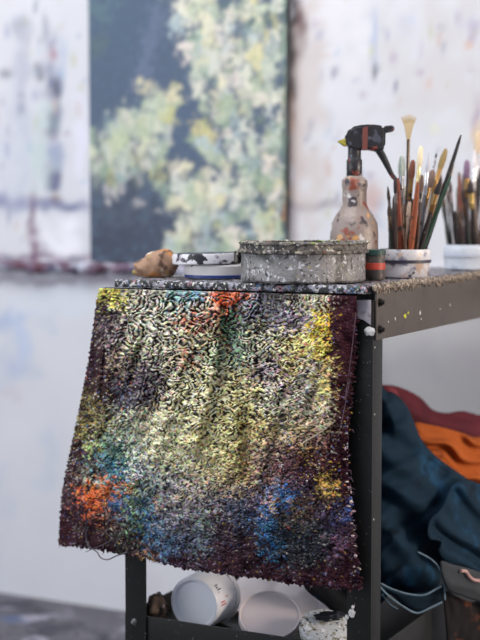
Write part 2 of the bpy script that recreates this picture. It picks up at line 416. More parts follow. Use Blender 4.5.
# dried paint stuck on the cart, every drip by itself
M_dw, M_dy, M_dg = splat('white_drip', (232, 230, 226), .4), splat('yellow_drip', (176, 176, 40), .4), splat('grey_drip', (196, 190, 184), .4)
def drip(c, rx, ry, rz, mat, lab, seed):
    o = MB().blob(c, rx, ry, rz, .6, sub=3, seed=seed).build('paint_drip', mat, cart); o['label'] = lab
q = onY(371, 331, -.0015); drip((q.x-.003, -.0012, q.z-.001), .0075, .0024, .0062, M_dw, 'dried white paint drip', 3)
for (x, y, s_) in ((352, 613, .006), (347, 617, .0035), (353, 607, .0028)):
    q = onY(x, y, -.001); drip((q.x, -.001, q.z), s_*.8, .0025, s_, M_dw, 'dried white paint drip', x)
for x, y, s_ in ((405, 316.5, .0034), (408, 313, .0022)):
    q = onX(x, y, .0036); drip((q.x, q.y, q.z), .0012, s_*1.3, s_, M_dy, 'dried yellow paint drip', x)
for x, y, s_ in ((420, 313, .0030), (395, 319, .0020), (421, 319, .0016), (388, 345, .001), (374.6, 415, .001), (374.8, 520, .0012), (388, 322, .0012), (450, 305, .0015), (440, 309, .0012)):
    q = onX(x, y, .0036)
    if y > 340: q = Vector((.0006, .006, q.z))
    drip((q.x, q.y, q.z), .0012, s_, s_*1.2, M_dg, 'dried pale grey paint drip', x)
# crust of old paint along the top edge of the right-hand rail
m = MB(); r_ = random.Random(3)
y = 0.0
while y < DP:
    m.blob((.0025, y, ZT-.003), .0032+r_.uniform(0, .0012), r_.uniform(.003, .007), r_.uniform(.003, .0075), .5, sub=2, seed=y*91)
    if r_.random() < .6: m.blob((.0042, y, ZT-.007-r_.uniform(0, .004)), .0012, r_.uniform(.001, .0022), r_.uniform(.002, .006), .5, sub=1, seed=y*31)
    y += r_.uniform(.003, .006)
m.build('paint_crust', M_crust, cart)['label'] = 'knobbly brown paint crust along the rail'

# paint-crusted board lying on the cart
BD = MB(); r_ = random.Random(8)
b = bmesh.new()
nx, ny = 150, 60
X0, X1, Y0, Y1 = -WD-.006, -.0065, -.016, DP-.01
def brd(u, v, t): return Vector((X0+(X1-X0)*u, Y0+(Y1-Y0)*v, t))
loop = [(-.012, 0), (-.0035, 0), (-.001, .003)]
rows = []
for zz, yy in ((-.0120, .004), (-.0115, .001), (-.009, 0), (-.005, 0), (-.002, .001), (0, .004)):
    rows.append([b.verts.new((X0+(X1-X0)*i/nx, Y0+yy + mnoise.noise(Vector((i*.9, zz*900, 0)))*.0016, ZT+zz+mnoise.noise(Vector((i*.8, zz*500, 7)))*.0006)) for i in range(nx+1)])
for j in range(1, 41):
    rows.append([b.verts.new((X0+(X1-X0)*i/nx, Y0+.004+(Y1-Y0-.004)*(j/40)**1.5, ZT+mnoise.noise(Vector((i*.5, j*.9, 3)))*.0008-.0008)) for i in range(nx+1)])
rows.append([b.verts.new((X0+(X1-X0)*i/nx, Y1, ZT-.0125)) for i in range(nx+1)])
for p, q in zip(rows, rows[1:]+rows[:1]):
    for i in range(nx): b.faces.new((p[i], p[i+1], q[i+1], q[i]))
b.faces.new([r[0] for r in rows]); b.faces.new([r[-1] for r in rows][::-1])
bmesh.ops.recalc_face_normals(b, faces=b.faces[:])
BD.add(b)
tag(BD.build('paint_board', M_board), 'thin board crusted with white, pink and blue paint lying on top of the cart', 'board')

# ------------------------------------------------------------------ paint rag hung over the front rail
NU, NV = 470, 500
u = np.linspace(0, 1, NU)[None, :]; v = np.linspace(0, 1, NV)[:, None]
Lx = np.interp(v, [0, .08, .28, .5, .7, .8, .9, 1], [98, 95, 88, 77, 66, 61.5, 59.5, 58.5])
Rx = np.interp(v, [0, .05, .12, .28, .42, .5, .6, .7, .82, .93, 1], [355, 357, 356, 353, 349, 347, 348, 352, 354, 358, 361])
Ty = np.interp(u, [0, .05, .3, .6, .9, 1], [292, 290.5, 292.5, 295.5, 299, 301])
By = np.interp(u, [0, .1, .22, .3, .4, .55, .68, .8, .92, 1], [545, 548.5, 555, 560, 568, 574.5, 579, 585.5, 588, 589.5])
e1 = fnoise(1, NU, 4, 30, 31); e2 = fnoise(1, NV, 4, 30, 32)[0][:, None]; e3 = fnoise(1, NV, 4, 24, 33)[0][:, None]
By = By + e1*.9; Lx = Lx + e2*.5; Rx = Rx + e3*1.3*np.interp(v, [0, .1, 1], [.5, 1, 1.2])
vv = v + .0*u
PX = Lx + (Rx-Lx)*u; PY = Ty + (By-Ty)*vv
# depth of the cloth in front of the rail: hanging folds, turned back left and right edges
def ridge(points, wid, amp, sharp=1.0):
    """a fold that follows a line of (x, y) points, half width wid px"""
    ys = [q[1] for q in points]; xs = [q[0] for q in points]
    xc = np.interp(PY, ys, xs); fade = sstep(ys[0]-10, ys[0]+14, PY)*(1-sstep(ys[-1]-30, ys[-1]+10, PY))
    d = (PX-xc)/wid
    return 1.6*amp*fade*np.exp(-np.abs(d)**(1+sharp))
bulge = .010*np.sin(np.clip((PY-290)/300, 0, 1)*PI*.8) + .004*np.sin(PX/31+PY/140) + .003*np.sin(PX/17-PY/90+1)*sstep(300, 360, PY)
bulge += .0022*fnoise(NV, NU, 40, 140, 41, 2.6) + .0016*fnoise(NV, NU, 24, 60, 42)
bulge += ridge([(214, 300), (216, 345), (205, 400), (190, 470)], 7, .0075)
bulge += ridge([(196, 296), (186, 345), (170, 400), (150, 470)], 8, .006)
bulge += ridge([(160, 310), (146, 372), (128, 430)], 9, .006)
bulge += ridge([(240, 300), (236, 350), (246, 420), (250, 470)], 6, -.006)
bulge += ridge([(224, 300), (224, 345), (222, 400)], 4, -.006)
bulge += ridge([(150, 320), (132, 380), (118, 420)], 5, -.005)
bulge += ridge([(275, 380), (262, 450), (250, 520)], 10, .005)
bulge += ridge([(245, 430), (246, 455), (244, 490)], 4, -.007)
bulge += ridge([(300, 430), (280, 480), (262, 560)], 12, .005)
bulge += ridge([(340, 310), (336, 360), (330, 420), (320, 480)], 7, .004)
# crease where the left edge folds away
xc = np.interp(PY, [290, 310, 345, 400, 450, 560], [104, 105, 106, 101, 94, 84])
lft = np.clip(xc-PX, 0, 60)
Yb = .0016*lft*sstep(285, 330, PY)*np.interp(PY, [290, 400, 560], [1.6, 1.0, .55])
bulge += -.013*np.exp(-((PX-xc)/2.4)**2)*sstep(300, 330, PY)*(1-sstep(380, 430, PY))
rim = np.clip((Lx+5-PX)/5, 0, 1); Yb -= .006*rim*sstep(290, 320, PY)*(1-sstep(430, 500, PY))
xr = np.interp(PY, [295, 330, 380, 420, 470, 600], [333, 334, 336, 338, 350, 365])
Yb += .0003*np.clip(PX-xr, 0, 25)
# crinkled paint skin
wa = worms(NV, NU, 8.0, 51, 3); wb = worms(NV, NU, 6.4, 52, 2); wc = fnoise(NV, NU, 3, 6, 53)
ii, jj = np.meshgrid(np.arange(NV), np.arange(NU), indexing='ij')
wi = (ii + 2.6*fnoise(NV, NU, 20, 70, 54)).round().astype(int) % NV; wj = (jj + 2.6*fnoise(NV, NU, 20, 70, 55)).round().astype(int) % NU
wa = .85*wa[wi, wj] + .30*fnoise(NV, NU, 14, 40, 56)
wb = .75*wb[wi, wj] + .30*fnoise(NV, NU, 8, 24, 57)
lump = np.clip(1 + .45*fnoise(NV, NU, 18, 70, 58), .25, 1.8)
coarse = np.clip(np.exp(-(((PX-230)/95)**2+((PY-370)/85)**2)**1.5)*1.2 + np.exp(-((PX-150)/60)**2-((PY-320)/60)**2)*.8, 0, 1)
mic = wa*coarse + wb*(1-coarse)
plain = np.exp(-(((PX-346)/13)**4+((PY-338)/44)**4))             # bare cloth at the right edge
low = sstep(455, 540, PY)
amp = (.0023*coarse + .0010*(1-coarse))*(1-.8*plain)*(1-.5*low)*lump
Yd = -(.0135 + .003) - bulge + Yb - amp*mic - .0002*wc*(1-.3*plain)
Yd = np.minimum(Yd, -.0105 + Yb)
Pr = onY_np(PX, PY, Yd)
# ---- pigments, and shade painted into the crevices
n1 = fnoise(NV, NU, 10, 60, 61); n2 = fnoise(NV, NU, 10, 60, 62); n3 = fnoise(NV, NU, 4, 14, 63); n4 = fnoise(NV, NU, 4, 14, 64)
QX = PX + 4.5*n1 + 3.0*n3; QY = PY + 4.5*n2 + 3.0*n4
Z = [  # x, y, rx, ry, colour, cover (how much of the cloth the paint hides)
 (112, 298, 14, 8, (196, 190, 96), .8), (102, 316, 8, 14, (96, 86, 92), .4), (112, 330, 12, 14, (140, 130, 138), .6), (140, 300, 12, 10, (168, 164, 158), .8), (150, 318, 18, 16, (206, 204, 192), .9),
 (178, 298, 12, 8, (128, 170, 178), .8), (196, 292, 8, 6, (84, 140, 180), .8), (200, 310, 14, 12, (196, 196, 186), .8), (222, 298, 9, 6, (206, 84, 44), .8), (238, 296, 10, 5, (206, 96, 50), .8), (192, 322, 10, 8, (206, 86, 48), .75), (214, 314, 8, 6, (204, 80, 40), .75), (186, 358, 7, 7, (196, 90, 56), .7), (216, 338, 6, 8, (204, 92, 60), .4),
 (256, 304, 10, 8, (150, 160, 178), .6), (276, 302, 16, 8, (104, 104, 110), .6), (308, 302, 14, 8, (214, 208, 182), .8), (270, 320, 14, 10, (120, 118, 128), .6), (262, 326, 6, 4, (110, 112, 40), .9),
 (224, 330, 7, 12, (92, 140, 112), .65), (234, 350, 9, 10, (128, 156, 138), .7), (212, 345, 8, 14, (186, 204, 176), .8), (176, 345, 18, 18, (208, 204, 182), .9), (160, 360, 10, 14, (176, 172, 166), .7),
 (150, 385, 16, 18, (104, 98, 112), .55), (118, 362, 10, 16, (150, 134, 122), .65), (136, 346, 7, 9, (188, 194, 170), .9), (124, 396, 12, 16, (84, 90, 108), .5), (96, 372, 11, 30, (58, 46, 46), .3), (92, 400, 8, 16, (120, 112, 60), .55),
 (186, 390, 20, 16, (222, 214, 180), .95), (210, 400, 22, 18, (230, 220, 180), .95), (240, 400, 18, 16, (220, 206, 158), .95), (225, 425, 18, 16, (222, 212, 160), .95), (250, 430, 14, 14, (210, 188, 134), .8), (180, 420, 18, 14, (214, 206, 170), .95), (204, 440, 18, 10, (204, 196, 152), .9),
 (290, 322, 14, 9, (158, 150, 180), .7), (268, 345, 16, 12, (196, 196, 180), .8), (296, 346, 18, 12, (228, 206, 140), .9), (318, 330, 7, 8, (236, 196, 60), .95), (328, 318, 4, 7, (236, 186, 40), .95), (320, 350, 8, 9, (234, 200, 90), .9), (298, 352, 3, 3, (214, 70, 40), .9), (290, 372, 10, 8, (222, 196, 80), .85),
 (276, 374, 14, 12, (170, 158, 172), .7), (306, 376, 14, 14, (196, 186, 184), .8), (270, 400, 12, 12, (206, 204, 186), .85), (298, 402, 16, 12, (186, 180, 168), .8), (322, 384, 7, 12, (226, 204, 130), .85), (318, 410, 10, 12, (196, 184, 160), .8), (290, 425, 16, 10, (176, 164, 130), .75), (314, 430, 12, 8, (150, 126, 110), .6),
 (339, 318, 9, 16, (74, 26, 40), .0), (346, 342, 11, 34, (74, 26, 42), .0), (340, 385, 6, 20, (84, 34, 48), .1), (330, 366, 6, 8, (200, 176, 110), .7), (343, 420, 6, 20, (78, 28, 44), .1),
 (150, 425, 16, 14, (200, 198, 172), .9), (124, 426, 12, 12, (160, 170, 150), .8), (104, 420, 12, 12, (126, 120, 78), .7), (86, 432, 9, 12, (120, 108, 60), .6), (92, 444, 8, 8, (156, 172, 116), .95), (78, 452, 7, 12, (70, 52, 52), .3),
 (112, 446, 10, 10, (96, 130, 120), .8), (108, 462, 10, 9, (66, 116, 140), .85), (124, 458, 9, 9, (50, 100, 84), .8), (132, 446, 8, 16, (176, 196, 186), .9), (142, 470, 6, 10, (206, 206, 216), .85), (90, 466, 9, 8, (86, 92, 88), .6), (96, 478, 9, 6, (150, 160, 150), .7), (118, 474, 8, 8, (70, 130, 160), .85),
 (100, 488, 11, 7, (224, 110, 44), .9), (90, 498, 9, 7, (226, 104, 34), .9), (110, 494, 7, 6, (214, 120, 60), .8), (126, 486, 4, 4, (220, 130, 70), .8), (98, 512, 7, 6, (196, 90, 40), .7), (74, 482, 8, 12, (84, 62, 66), .4), (70, 500, 7, 10, (110, 84, 90), .45), (78, 496, 4, 3, (220, 100, 50), .8),
 (120, 506, 8, 12, (28, 86, 140), .95), (134, 512, 6, 16, (142, 172, 146), .9), (134, 492, 6, 8, (130, 146, 90), .8), (146, 510, 7, 14, (80, 130, 170), .85), (112, 520, 8, 8, (120, 80, 60), .6), (150, 490, 10, 10, (120, 140, 150), .75), (152, 530, 8, 12, (60, 116, 170), .85), (140, 548, 10, 8, (110, 92, 100), .6), (148, 554, 5, 5, (196, 150, 90), .7), (120, 540, 12, 10, (58, 74, 62), .5),
 (66, 530, 8, 16, (58, 36, 46), .1), (84, 532, 10, 12, (76, 50, 46), .3), (98, 545, 14, 8, (62, 40, 44), .15), (104, 530, 8, 8, (96, 62, 48), .5), (78, 528, 2, 4, (222, 216, 220), .95), (65, 458, 3, 2.5, (220, 216, 220), .95), (74, 470, 2.5, 2, (216, 206, 220), .95), (114, 530, 2.5, 4, (216, 212, 220), .8),
 (166, 450, 14, 16, (206, 206, 170), .95), (160, 480, 12, 12, (158, 168, 170), .8), (186, 460, 16, 14, (210, 206, 176), .9), (176, 490, 14, 12, (164, 164, 176), .8), (200, 480, 14, 12, (186, 176, 160), .8), (216, 462, 14, 12, (206, 196, 150), .9), (236, 462, 12, 12, (190, 176, 120), .8), (232, 485, 12, 12, (180, 160, 130), .75), (260, 456, 14, 12, (160, 140, 130), .7),
 (170, 516, 12, 14, (132, 138, 160), .75), (192, 512, 12, 12, (166, 164, 178), .75), (214, 506, 12, 12, (150, 146, 158), .7), (184, 538, 12, 10, (100, 108, 142), .7), (200, 546, 10, 14, (136, 158, 186), .75), (205, 520, 8, 8, (150, 180, 170), .7), (168, 548, 9, 8, (96, 140, 190), .7), (190, 562, 16, 8, (86, 60, 92), .4), (222, 536, 14, 14, (84, 70, 92), .5), (230, 562, 16, 12, (88, 50, 66), .3), (182, 500, 6, 5, (190, 160, 90), .7), (160, 504, 6, 6, (180, 150, 110), .6),
 (240, 512, 12, 14, (52, 70, 108), .7), (228, 500, 8, 8, (120, 122, 146), .6), (250, 500, 8, 10, (100, 84, 110), .6), (268, 530, 5, 16, (44, 116, 180), .95), (274, 548, 7, 7, (52, 128, 190), .95), (266, 516, 5, 8, (60, 120, 190), .85), (286, 498, 7, 8, (40, 108, 180), .9), (276, 490, 8, 6, (120, 140, 180), .6), (270, 505, 5, 4, (216, 170, 150), .8), (298, 516, 10, 6, (170, 140, 110), .6),
 (290, 530, 16, 16, (26, 40, 58), .8), (316, 540, 16, 16, (24, 38, 54), .8), (300, 560, 18, 10, (30, 30, 44), .7), (280, 576, 16, 8, (82, 40, 58), .2), (250, 556, 12, 14, (70, 48, 70), .4), (324, 578, 20, 8, (84, 36, 52), .15), (320, 512, 10, 10, (66, 54, 84), .5),
 (290, 466, 14, 12, (116, 78, 86), .5), (270, 476, 10, 10, (146, 116, 110), .6), (312, 466, 12, 14, (96, 52, 66), .3), (334, 460, 10, 14, (96, 40, 58), .15), (324, 476, 3.5, 10, (226, 190, 96), .95), (330, 492, 6, 8, (214, 176, 90), .85), (308, 454, 4, 6, (206, 170, 96), .8), (326, 450, 8, 8, (136, 96, 84), .5), (346, 460, 7, 30, (90, 32, 52), .05), (306, 490, 10, 8, (74, 60, 90), .5), (312, 500, 8, 6, (120, 96, 80), .6),
 (340, 520, 9, 12, (70, 66, 120), .6), (350, 510, 6, 8, (50, 76, 150), .7), (340, 545, 10, 12, (136, 96, 136), .55), (352, 560, 8, 14, (92, 36, 54), .15), (350, 536, 7, 10, (110, 70, 110), .5), (342, 572, 10, 8, (90, 36, 52), .1)]
acc = np.zeros((NV, NU, 3)); wt = np.full((NV, NU), 1e-9); cov = np.zeros((NV, NU))
for (x, y, rx, ry, c, k) in Z:
    d = ((QX-x)/(rx*1.05))**2 + ((QY-y)/(ry*1.05))**2
    wgt = np.exp(-d*1.6)
    acc += wgt[..., None]*lin(c); wt += wgt; cov += wgt*k
zone = acc/wt[..., None]; cov = cov/wt
bare = lin((54, 25, 34)); dirt_shade = lin((24, 20, 26))  # crevice dark: real dark pigment plus painted shade between the ridges
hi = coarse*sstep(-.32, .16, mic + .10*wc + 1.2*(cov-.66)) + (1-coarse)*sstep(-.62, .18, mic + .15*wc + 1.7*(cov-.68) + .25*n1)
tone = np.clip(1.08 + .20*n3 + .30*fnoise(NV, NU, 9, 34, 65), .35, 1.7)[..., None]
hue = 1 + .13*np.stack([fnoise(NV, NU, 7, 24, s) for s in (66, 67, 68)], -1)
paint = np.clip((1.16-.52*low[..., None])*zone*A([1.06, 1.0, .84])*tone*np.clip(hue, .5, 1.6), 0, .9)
under = bare*(1-cov[..., None])+ (.88*dirt_shade+.12*zone*.5)*cov[..., None]
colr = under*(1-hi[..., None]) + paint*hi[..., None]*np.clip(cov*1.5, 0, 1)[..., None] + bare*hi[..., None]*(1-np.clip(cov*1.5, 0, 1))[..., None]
for k, (c, th, reg) in enumerate([((232, 228, 214), 1.7, 1), ((224, 190, 70), 2.1, 1), ((70, 120, 190), 2.1, 1), ((206, 84, 50), 2.35, 1), ((60, 100, 70), 2.1, 1), ((170, 150, 190), 1.9, 1), ((20, 18, 24), 1.75, 1)]):
    f = .8*sstep(th+.15, th+.5, fnoise(NV, NU, 5, 14, 80+k))*(1-plain)*(1-.5*low)
    colr = colr*(1-f[..., None]) + lin(c)*f[..., None]
f = (sstep(1.8, 2.2, fnoise(NV, NU, 2.5, 5, 95))*plain)[..., None]*.6; colr = colr*(1-f)+lin((150, 110, 120))*f
gl = np.clip(cov*1.4, 0, 1)*(1-plain)*(.35+.65*hi)
# the top edge turns back over the rail and lies under the board
rr_, ex = .004, []
exc = []
for k in range(16, 0, -1):
    if k <= 7:
        a_ = (k/7)*PI/2; off = (rr_*(1-math.cos(a_)), rr_*math.sin(a_))
    else: off = (rr_+(k-7)*.0028, rr_)
    q = Pr[0].copy(); q[:, 1] = -.0165 + (q[:, 1]+.0165)*max(0, 1-k/7) + off[0]; q[:, 2] += (ZT-.0142-q[:, 2])*math.sin(min(k/7, 1)*PI/2)
    q[:, 2] = np.minimum(q[:, 2], ZT-.0142)
    ex.append(q); exc.append(colr[min(2*k, 30)] if k < 6 else np.zeros_like(colr[0])+dirt_shade)  # fold under the board is coloured dark, its shade painted in
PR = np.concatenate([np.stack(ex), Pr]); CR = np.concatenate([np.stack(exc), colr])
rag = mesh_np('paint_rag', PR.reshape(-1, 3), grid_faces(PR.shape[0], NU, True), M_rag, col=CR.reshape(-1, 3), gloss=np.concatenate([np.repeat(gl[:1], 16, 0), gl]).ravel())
tag(rag, 'stiff cloth rag caked in multicoloured dried paint hanging from the front of the cart', 'rag')
sm = rag.modifiers.new('thickness', 'SOLIDIFY'); sm.thickness = .0018; sm.offset = -1

def rag_at(x, y, lift=.002):
    i = int(np.argmin((PX-x)**2+(PY-y)**2)); q = Pr.reshape(-1, 3)[i]
    return onY(x, y, float(q[1])-lift)
def smooth_path(pts, n=8):
    pts = [Vector(p) for p in pts]; out = []
    for i in range(len(pts)-1):
        p0, p1, p2, p3 = pts[max(i-1, 0)], pts[i], pts[i+1], pts[min(i+2, len(pts)-1)]
        for k in range(n):
            t = k/n; out.append(.5*((2*p1)+(p2-p0)*t+(2*p0-5*p1+4*p2-p3)*t*t+(3*p1-p0-3*p2+p3)*t**3))
    return out+[pts[-1]]
M_thr = splat('thread', (86, 66, 80), .8, vary=.3, vscale=200)
M_thr2 = splat('pale_thread', (188, 176, 150), .7, vary=.2, vscale=200)
M_thr3 = splat('dark_thread', (84, 78, 84), .7, vary=.3, vscale=200)
def thread(pts, r, mat, lab=None, lift=.003):
    o = MB().tube(smooth_path([rag_at(x, y, lift) for x, y in pts]), r, 6).build('loose_thread', mat, rag)
    if lab: o['label'] = lab
thread([(88, 527), (86, 536), (89, 546), (97, 552), (101, 558), (108, 559.5), (116, 556), (122, 554), (127, 552)], .0010, M_thr3, 'curling dark loose thread at the hem', .004)
thread([(86, 552), (92, 549), (100, 546), (108, 542), (113, 539), (107, 534), (105, 531)], .0006, M_thr3, None, .004)
thread([(300, 445), (308, 440), (318, 434), (326, 428), (334, 422)], .0007, M_thr2, 'pale thread lying across the rag')
thread([(351, 372), (347, 395), (342, 420), (338, 436)], .0006, M_thr)
thread([(356, 312), (353, 340), (349, 372), (345, 400)], .0006, M_thr)
# frayed cut edges
r_ = random.Random(17); m = MB()
for k in range(110):
    if k < 28:
        j = int(r_.triangular(8, NV-1, NV*.8)); q = Vector(Pr[j, NU-1]); d = Vector((r_.uniform(.001, .005), r_.uniform(-.002, .002), r_.uniform(-.005, .004)))
    elif k < 96:
        i = int(r_.uniform(0, NU-1)); q = Vector(Pr[NV-1, i]); d = Vector((r_.uniform(-.003, .003), r_.uniform(-.002, .002), -r_.uniform(.0006, .0022)))
    else:
        j = int(r_.uniform(NV*.2, NV-1)); q = Vector(Pr[j, 0]); d = Vector((-r_.uniform(.0005, .002), 0, r_.uniform(-.003, .003)))
    b_ = Vector((r_.uniform(-.002, .002), r_.uniform(-.001, .001), r_.uniform(-.003, .002)))
    m.tube([q-d*.3, q+d*.4, q+d*.8+b_*.5, q+d+b_], [.0004, .0004, .0003, .0002], 4)
fr = m.build('frayed_fringe', M_thr, rag); fr['kind'] = 'stuff'
m = MB()
for k in range(16):
    y = r_.choice([r_.uniform(440, 585), r_.uniform(470, 540)]); j = int(np.clip((y-300)/290*NV, 0, NV-1)); q = Vector(Pr[j, NU-2])
    m.blob((q.x+r_.uniform(-.002, .001), q.y-.002, q.z), r_.uniform(.0012, .003), .0016, r_.uniform(.001, .0026), .6, sub=2, seed=k)
cr = m.build('dried_paint_crumbs', splat('crumbs', (168, 146, 150), .5, spots=[((206, 190, 150), 200, .55, .05), ((130, 70, 90), 160, .56, .05)], bump=.4), rag); cr['kind'] = 'stuff'

# ------------------------------------------------------------------ things on the cart top
HD = Vector((-math.sin(YAW), math.cos(YAW), 0))          # away from the camera, level
def pl(x, y, d): return CAM + ray(x, y)*d
def depth(P): return (Vector(P)-CAM).dot(FW)
def stand(x, y, r, z=ZT):                                # centre of a round thing whose foot shows nearest at (x, y)
    p = onZ(x, y, z); return p + HD*r
T = Matrix.Translation

# wide low metal tin
R_ = .094; c = stand(306, 284.5, R_); tin = empty('metal_tin', c)
tag(tin, 'wide low grey metal tin with a paint-crusted lid at the front edge of the cart', 'tin')
M_tin = splat('tin_grey', (132, 130, 130), .5, .1, spots=[((80, 78, 76), 30, .5, .12), ((196, 196, 200), 120, .6, .05), ((50, 48, 48), 150, .6, .04), ((150, 140, 100), 130, .66, .03), ((220, 220, 224), 260, .66, .03)], bump=.7, bscale=220)
M_lid = splat('tin_lid', (96, 90, 84), .55, .1, spots=[((46, 42, 40), 90, .5, .06), ((176, 168, 150), 140, .6, .04), ((200, 196, 196), 200, .63, .03), ((120, 80, 60), 120, .66, .03), ((120, 130, 60), 110, .69, .03)], bump=.9, bscale=240)
m = MB().lathe([(0, .001), (R_-.003, .001), (R_, .004), (R_, .043), (R_-.002, .0455), (0, .0455)], T(c), 96)
m.jitter(.0007, 70, 1); m.build('body', M_tin, tin)
m = MB().lathe([(0, .046), (R_+.001, .046), (R_+.0035, .0435), (R_+.005, .0445), (R_+.005, .048), (R_+.0025, .0492), (R_+.002, .056), (R_+.0035, .0575), (R_+.003, .0595), (R_-.001, .060), (R_-.004, .0565), (0, .0563)], T(c), 120)
m.jitter(.0013, 85, 2); m.build('lid', M_lid, tin)
m = MB(); q = c - RT*(R_+.006)
m.prism([(-.004, .0445), (.004, .0475), (.0045, .030), (.001, .026), (-.003, .030)], .012, T(q - Vector((0, .006, 0))), .001); m.jitter(.0012, 120, 5)
m.build('handle_lug', M_lid, tin)
m = MB(); r_ = random.Random(21)
for k in range(60):
    a_ = r_.uniform(0, 2*PI); r2_ = R_+r_.uniform(-.004, .002)
    m.blob((c.x+r2_*math.cos(a_), c.y+r2_*math.sin(a_), ZT+.0595), r_.uniform(.002, .006), r_.uniform(.002, .006), r_.uniform(.001, .0022), .6, sub=2, seed=k)
o = m.build('paint_crust', splat('lid_crust', (120, 116, 108), .6, spots=[((190, 186, 176), 90, .55, .05), ((128, 150, 60), 60, .62, .03), ((60, 90, 150), 70, .66, .03), ((60, 54, 50), 110, .58, .04)], bump=.6), tin); o['kind'] = 'stuff'; o['label'] = 'dried paint crust round the lid rim'

# shallow white tub with its stained lid
M_white = splat('white_plastic', (222, 224, 230), .4, vary=.04)
c = stand(214, 279.5, .047) + HD*.004; tub = empty('paint_tub', c)
tag(tub, 'shallow white paint tub with a wide blue-stained lid, left of the grey tin', 'tub')
m = MB().lathe([(0, .0005), (.045, .0005), (.047, .002), (.047, .020), (.045, .022), (0, .022)], T(c), 64); m.build('body', splat('tub_white', (220, 216, 214), .45, spots=[((50, 44, 60), 60, .66, .03), ((180, 150, 140), 40, .64, .06)]), tub)
m = MB().lathe([(.0472, .0015), (.0480, .0018), (.0480, .0055), (.0472, .006)], T(c), 64); o = m.build('stripe', splat('blue_stripe', (36, 60, 130), .4), tub); o['label'] = 'blue stripe round the foot'
cl = c - RT*.012 + HD*.004
Ml = T(cl+Vector((0, 0, .0225))) @ Matrix.Rotation(math.radians(-1.5), 4, 'Y')
m = MB().lathe([(0, 0), (.0535, 0), (.055, .0015), (.0555, .0125), (.054, .0165), (.052, .0168)], Ml, 72); m.jitter(.0004, 80)
lid = m.build('lid', splat('lid_white', (224, 222, 226), .45, spots=[((40, 36, 44), 45, .60, .03), ((150, 140, 150), 70, .62, .05)]), tub)
m = MB().lathe([(.0525, .0166), (.048, .0178), (.03, .0172), (0, .0174)], Ml, 64); m.jitter(.0012, 60)
o = m.build('dried_paint', splat('blue_black', (26, 34, 62), .35, spots=[((70, 100, 170), 40, .6, .05), ((16, 16, 24), 60, .5, .05)], bump=.4), lid); o['label'] = 'blue-black dried paint on the lid'

# folded brown scrap left of the tub
c = stand(164, 279.5, .030) + HD*.066 - RT*.019
m = MB(); b = bmesh.new(); bmesh.ops.create_icosphere(b, subdivisions=5, radius=1)
for v_ in b.verts:
    n = v_.co.copy(); f = 1 + .07*math.sin(n.dot(RT)*9 + n.z*4 + 1.5*mnoise.noise(n*1.5)) + .10*mnoise.noise(n*2)
    lx = n.dot(RT)*.036*f; ly = n.dot(HD)*.03*f; lz = max(n.z, -.55)
    z_ = (lz+.55)/1.55*.052*(.80+.22*n.dot(RT))*(.8+.2*f)
    v_.co = c + RT*lx + HD*ly + Vector((0, 0, z_+.0005))
m.add(b); tag(m.build('crumpled_scrap', splat('brown_scrap', (158, 124, 100), .7, spots=[((184, 124, 72), 22, .56, .08), ((84, 60, 48), 40, .57, .06), ((216, 200, 176), 26, .6, .06), ((150, 140, 60), 50, .64, .04), ((40, 32, 34), 34, .66, .04)], bump=.6, bscale=150), angle=60),
    'crumpled orange-brown scrap of painted cloth at the left end of the board', 'scrap')

# small dark green and red can between tin and spray bottle
c = stand(374.5, 281.0, .0155) + HD*.022 + RT*.004; can = empty('small_can', c)
tag(can, 'small dark can with green rim and red band, right of the grey tin', 'can')
MB().lathe([(0, .0005), (.0148, .0005), (.0155, .002), (.0155, .038), (.0145, .040), (0, .040)], T(c), 32).build('body', splat('can_dark', (62, 56, 54), .5, spots=[((110, 96, 90), 60, .56, .08)]), can)
MB().lathe([(.0154, .016), (.0162, .0165), (.0162, .026), (.0154, .0265)], T(c), 32).build('band', splat('can_red', (176, 62, 46), .5), can)['label'] = 'red band'
MB().lathe([(.0144, .0402), (.0168, .0385), (.0168, .046), (.0150, .047), (0, .0465)], T(c), 32).build('lid', splat('can_green', (30, 62, 58), .5), can)['label'] = 'dark green lid'

# spray bottle
c = onY(354, 282, .205); c.z = ZT; dB = depth(c+Vector((0, 0, .15))); spray = empty('spray_bottle', c)
tag(spray, 'tall trigger spray bottle splashed with red and grey paint, with a black spray head', 'spray bottle')
M_bot = splat('bottle_white', (138, 124, 116), .4, spots=[((140, 126, 122), 46, .48, .08), ((138, 72, 56), 34, .57, .06), ((66, 58, 62), 44, .56, .05), ((196, 150, 96), 50, .62, .05), ((206, 200, 200), 36, .60, .06)], bump=.5, bscale=150, vscale=20)
m = MB().lathe([(0, .001), (.034, .001), (.038, .005), (.0385, .07), (.0365, .086), (.030, .100), (.0225, .110), (.0195, .118), (.019, .138), (.0205, .146), (.020, .155), (.015, .160), (.011, .162), (0, .162)], T(c), 64); m.jitter(.001, 50, 3); m.build('bottle', M_bot, spray)
M_blk = splat('head_black', (34, 32, 36), .4, spots=[((70, 72, 84), 70, .56, .05), ((120, 60, 50), 60, .62, .04), ((170, 160, 165), 90, .68, .03)], bump=.3)
m = MB().lathe([(.0105, .160), (.0125, .163), (.0125, .186), (.0105, .189), (.0105, .206), (0, .207)], T(pl(354.5, 150, dB)*1 - Vector((0, 0, (pl(354.5, 150, dB)).z-ZT)) ), 28)
m.build('collar', M_blk, spray)
def pxprism(pts, d, th, bev=.0015):                       # outline seen at distance d, th metres thick
    b = bmesh.new(); f = b.faces.new([b.verts.new(pl(x, y, d-th/2)) for x, y in pts])
    r = bmesh.ops.extrude_face_region(b, geom=[f])
    for v_ in r['geom']:
        if isinstance(v_, bmesh.types.BMVert): v_.co += HD*th
    bmesh.ops.recalc_face_normals(b, faces=b.faces[:])
    if bev: bmesh.ops.bevel(b, geom=b.edges[:], offset=bev, segments=3, affect='EDGES')
    m = MB(); m.add(b); return m
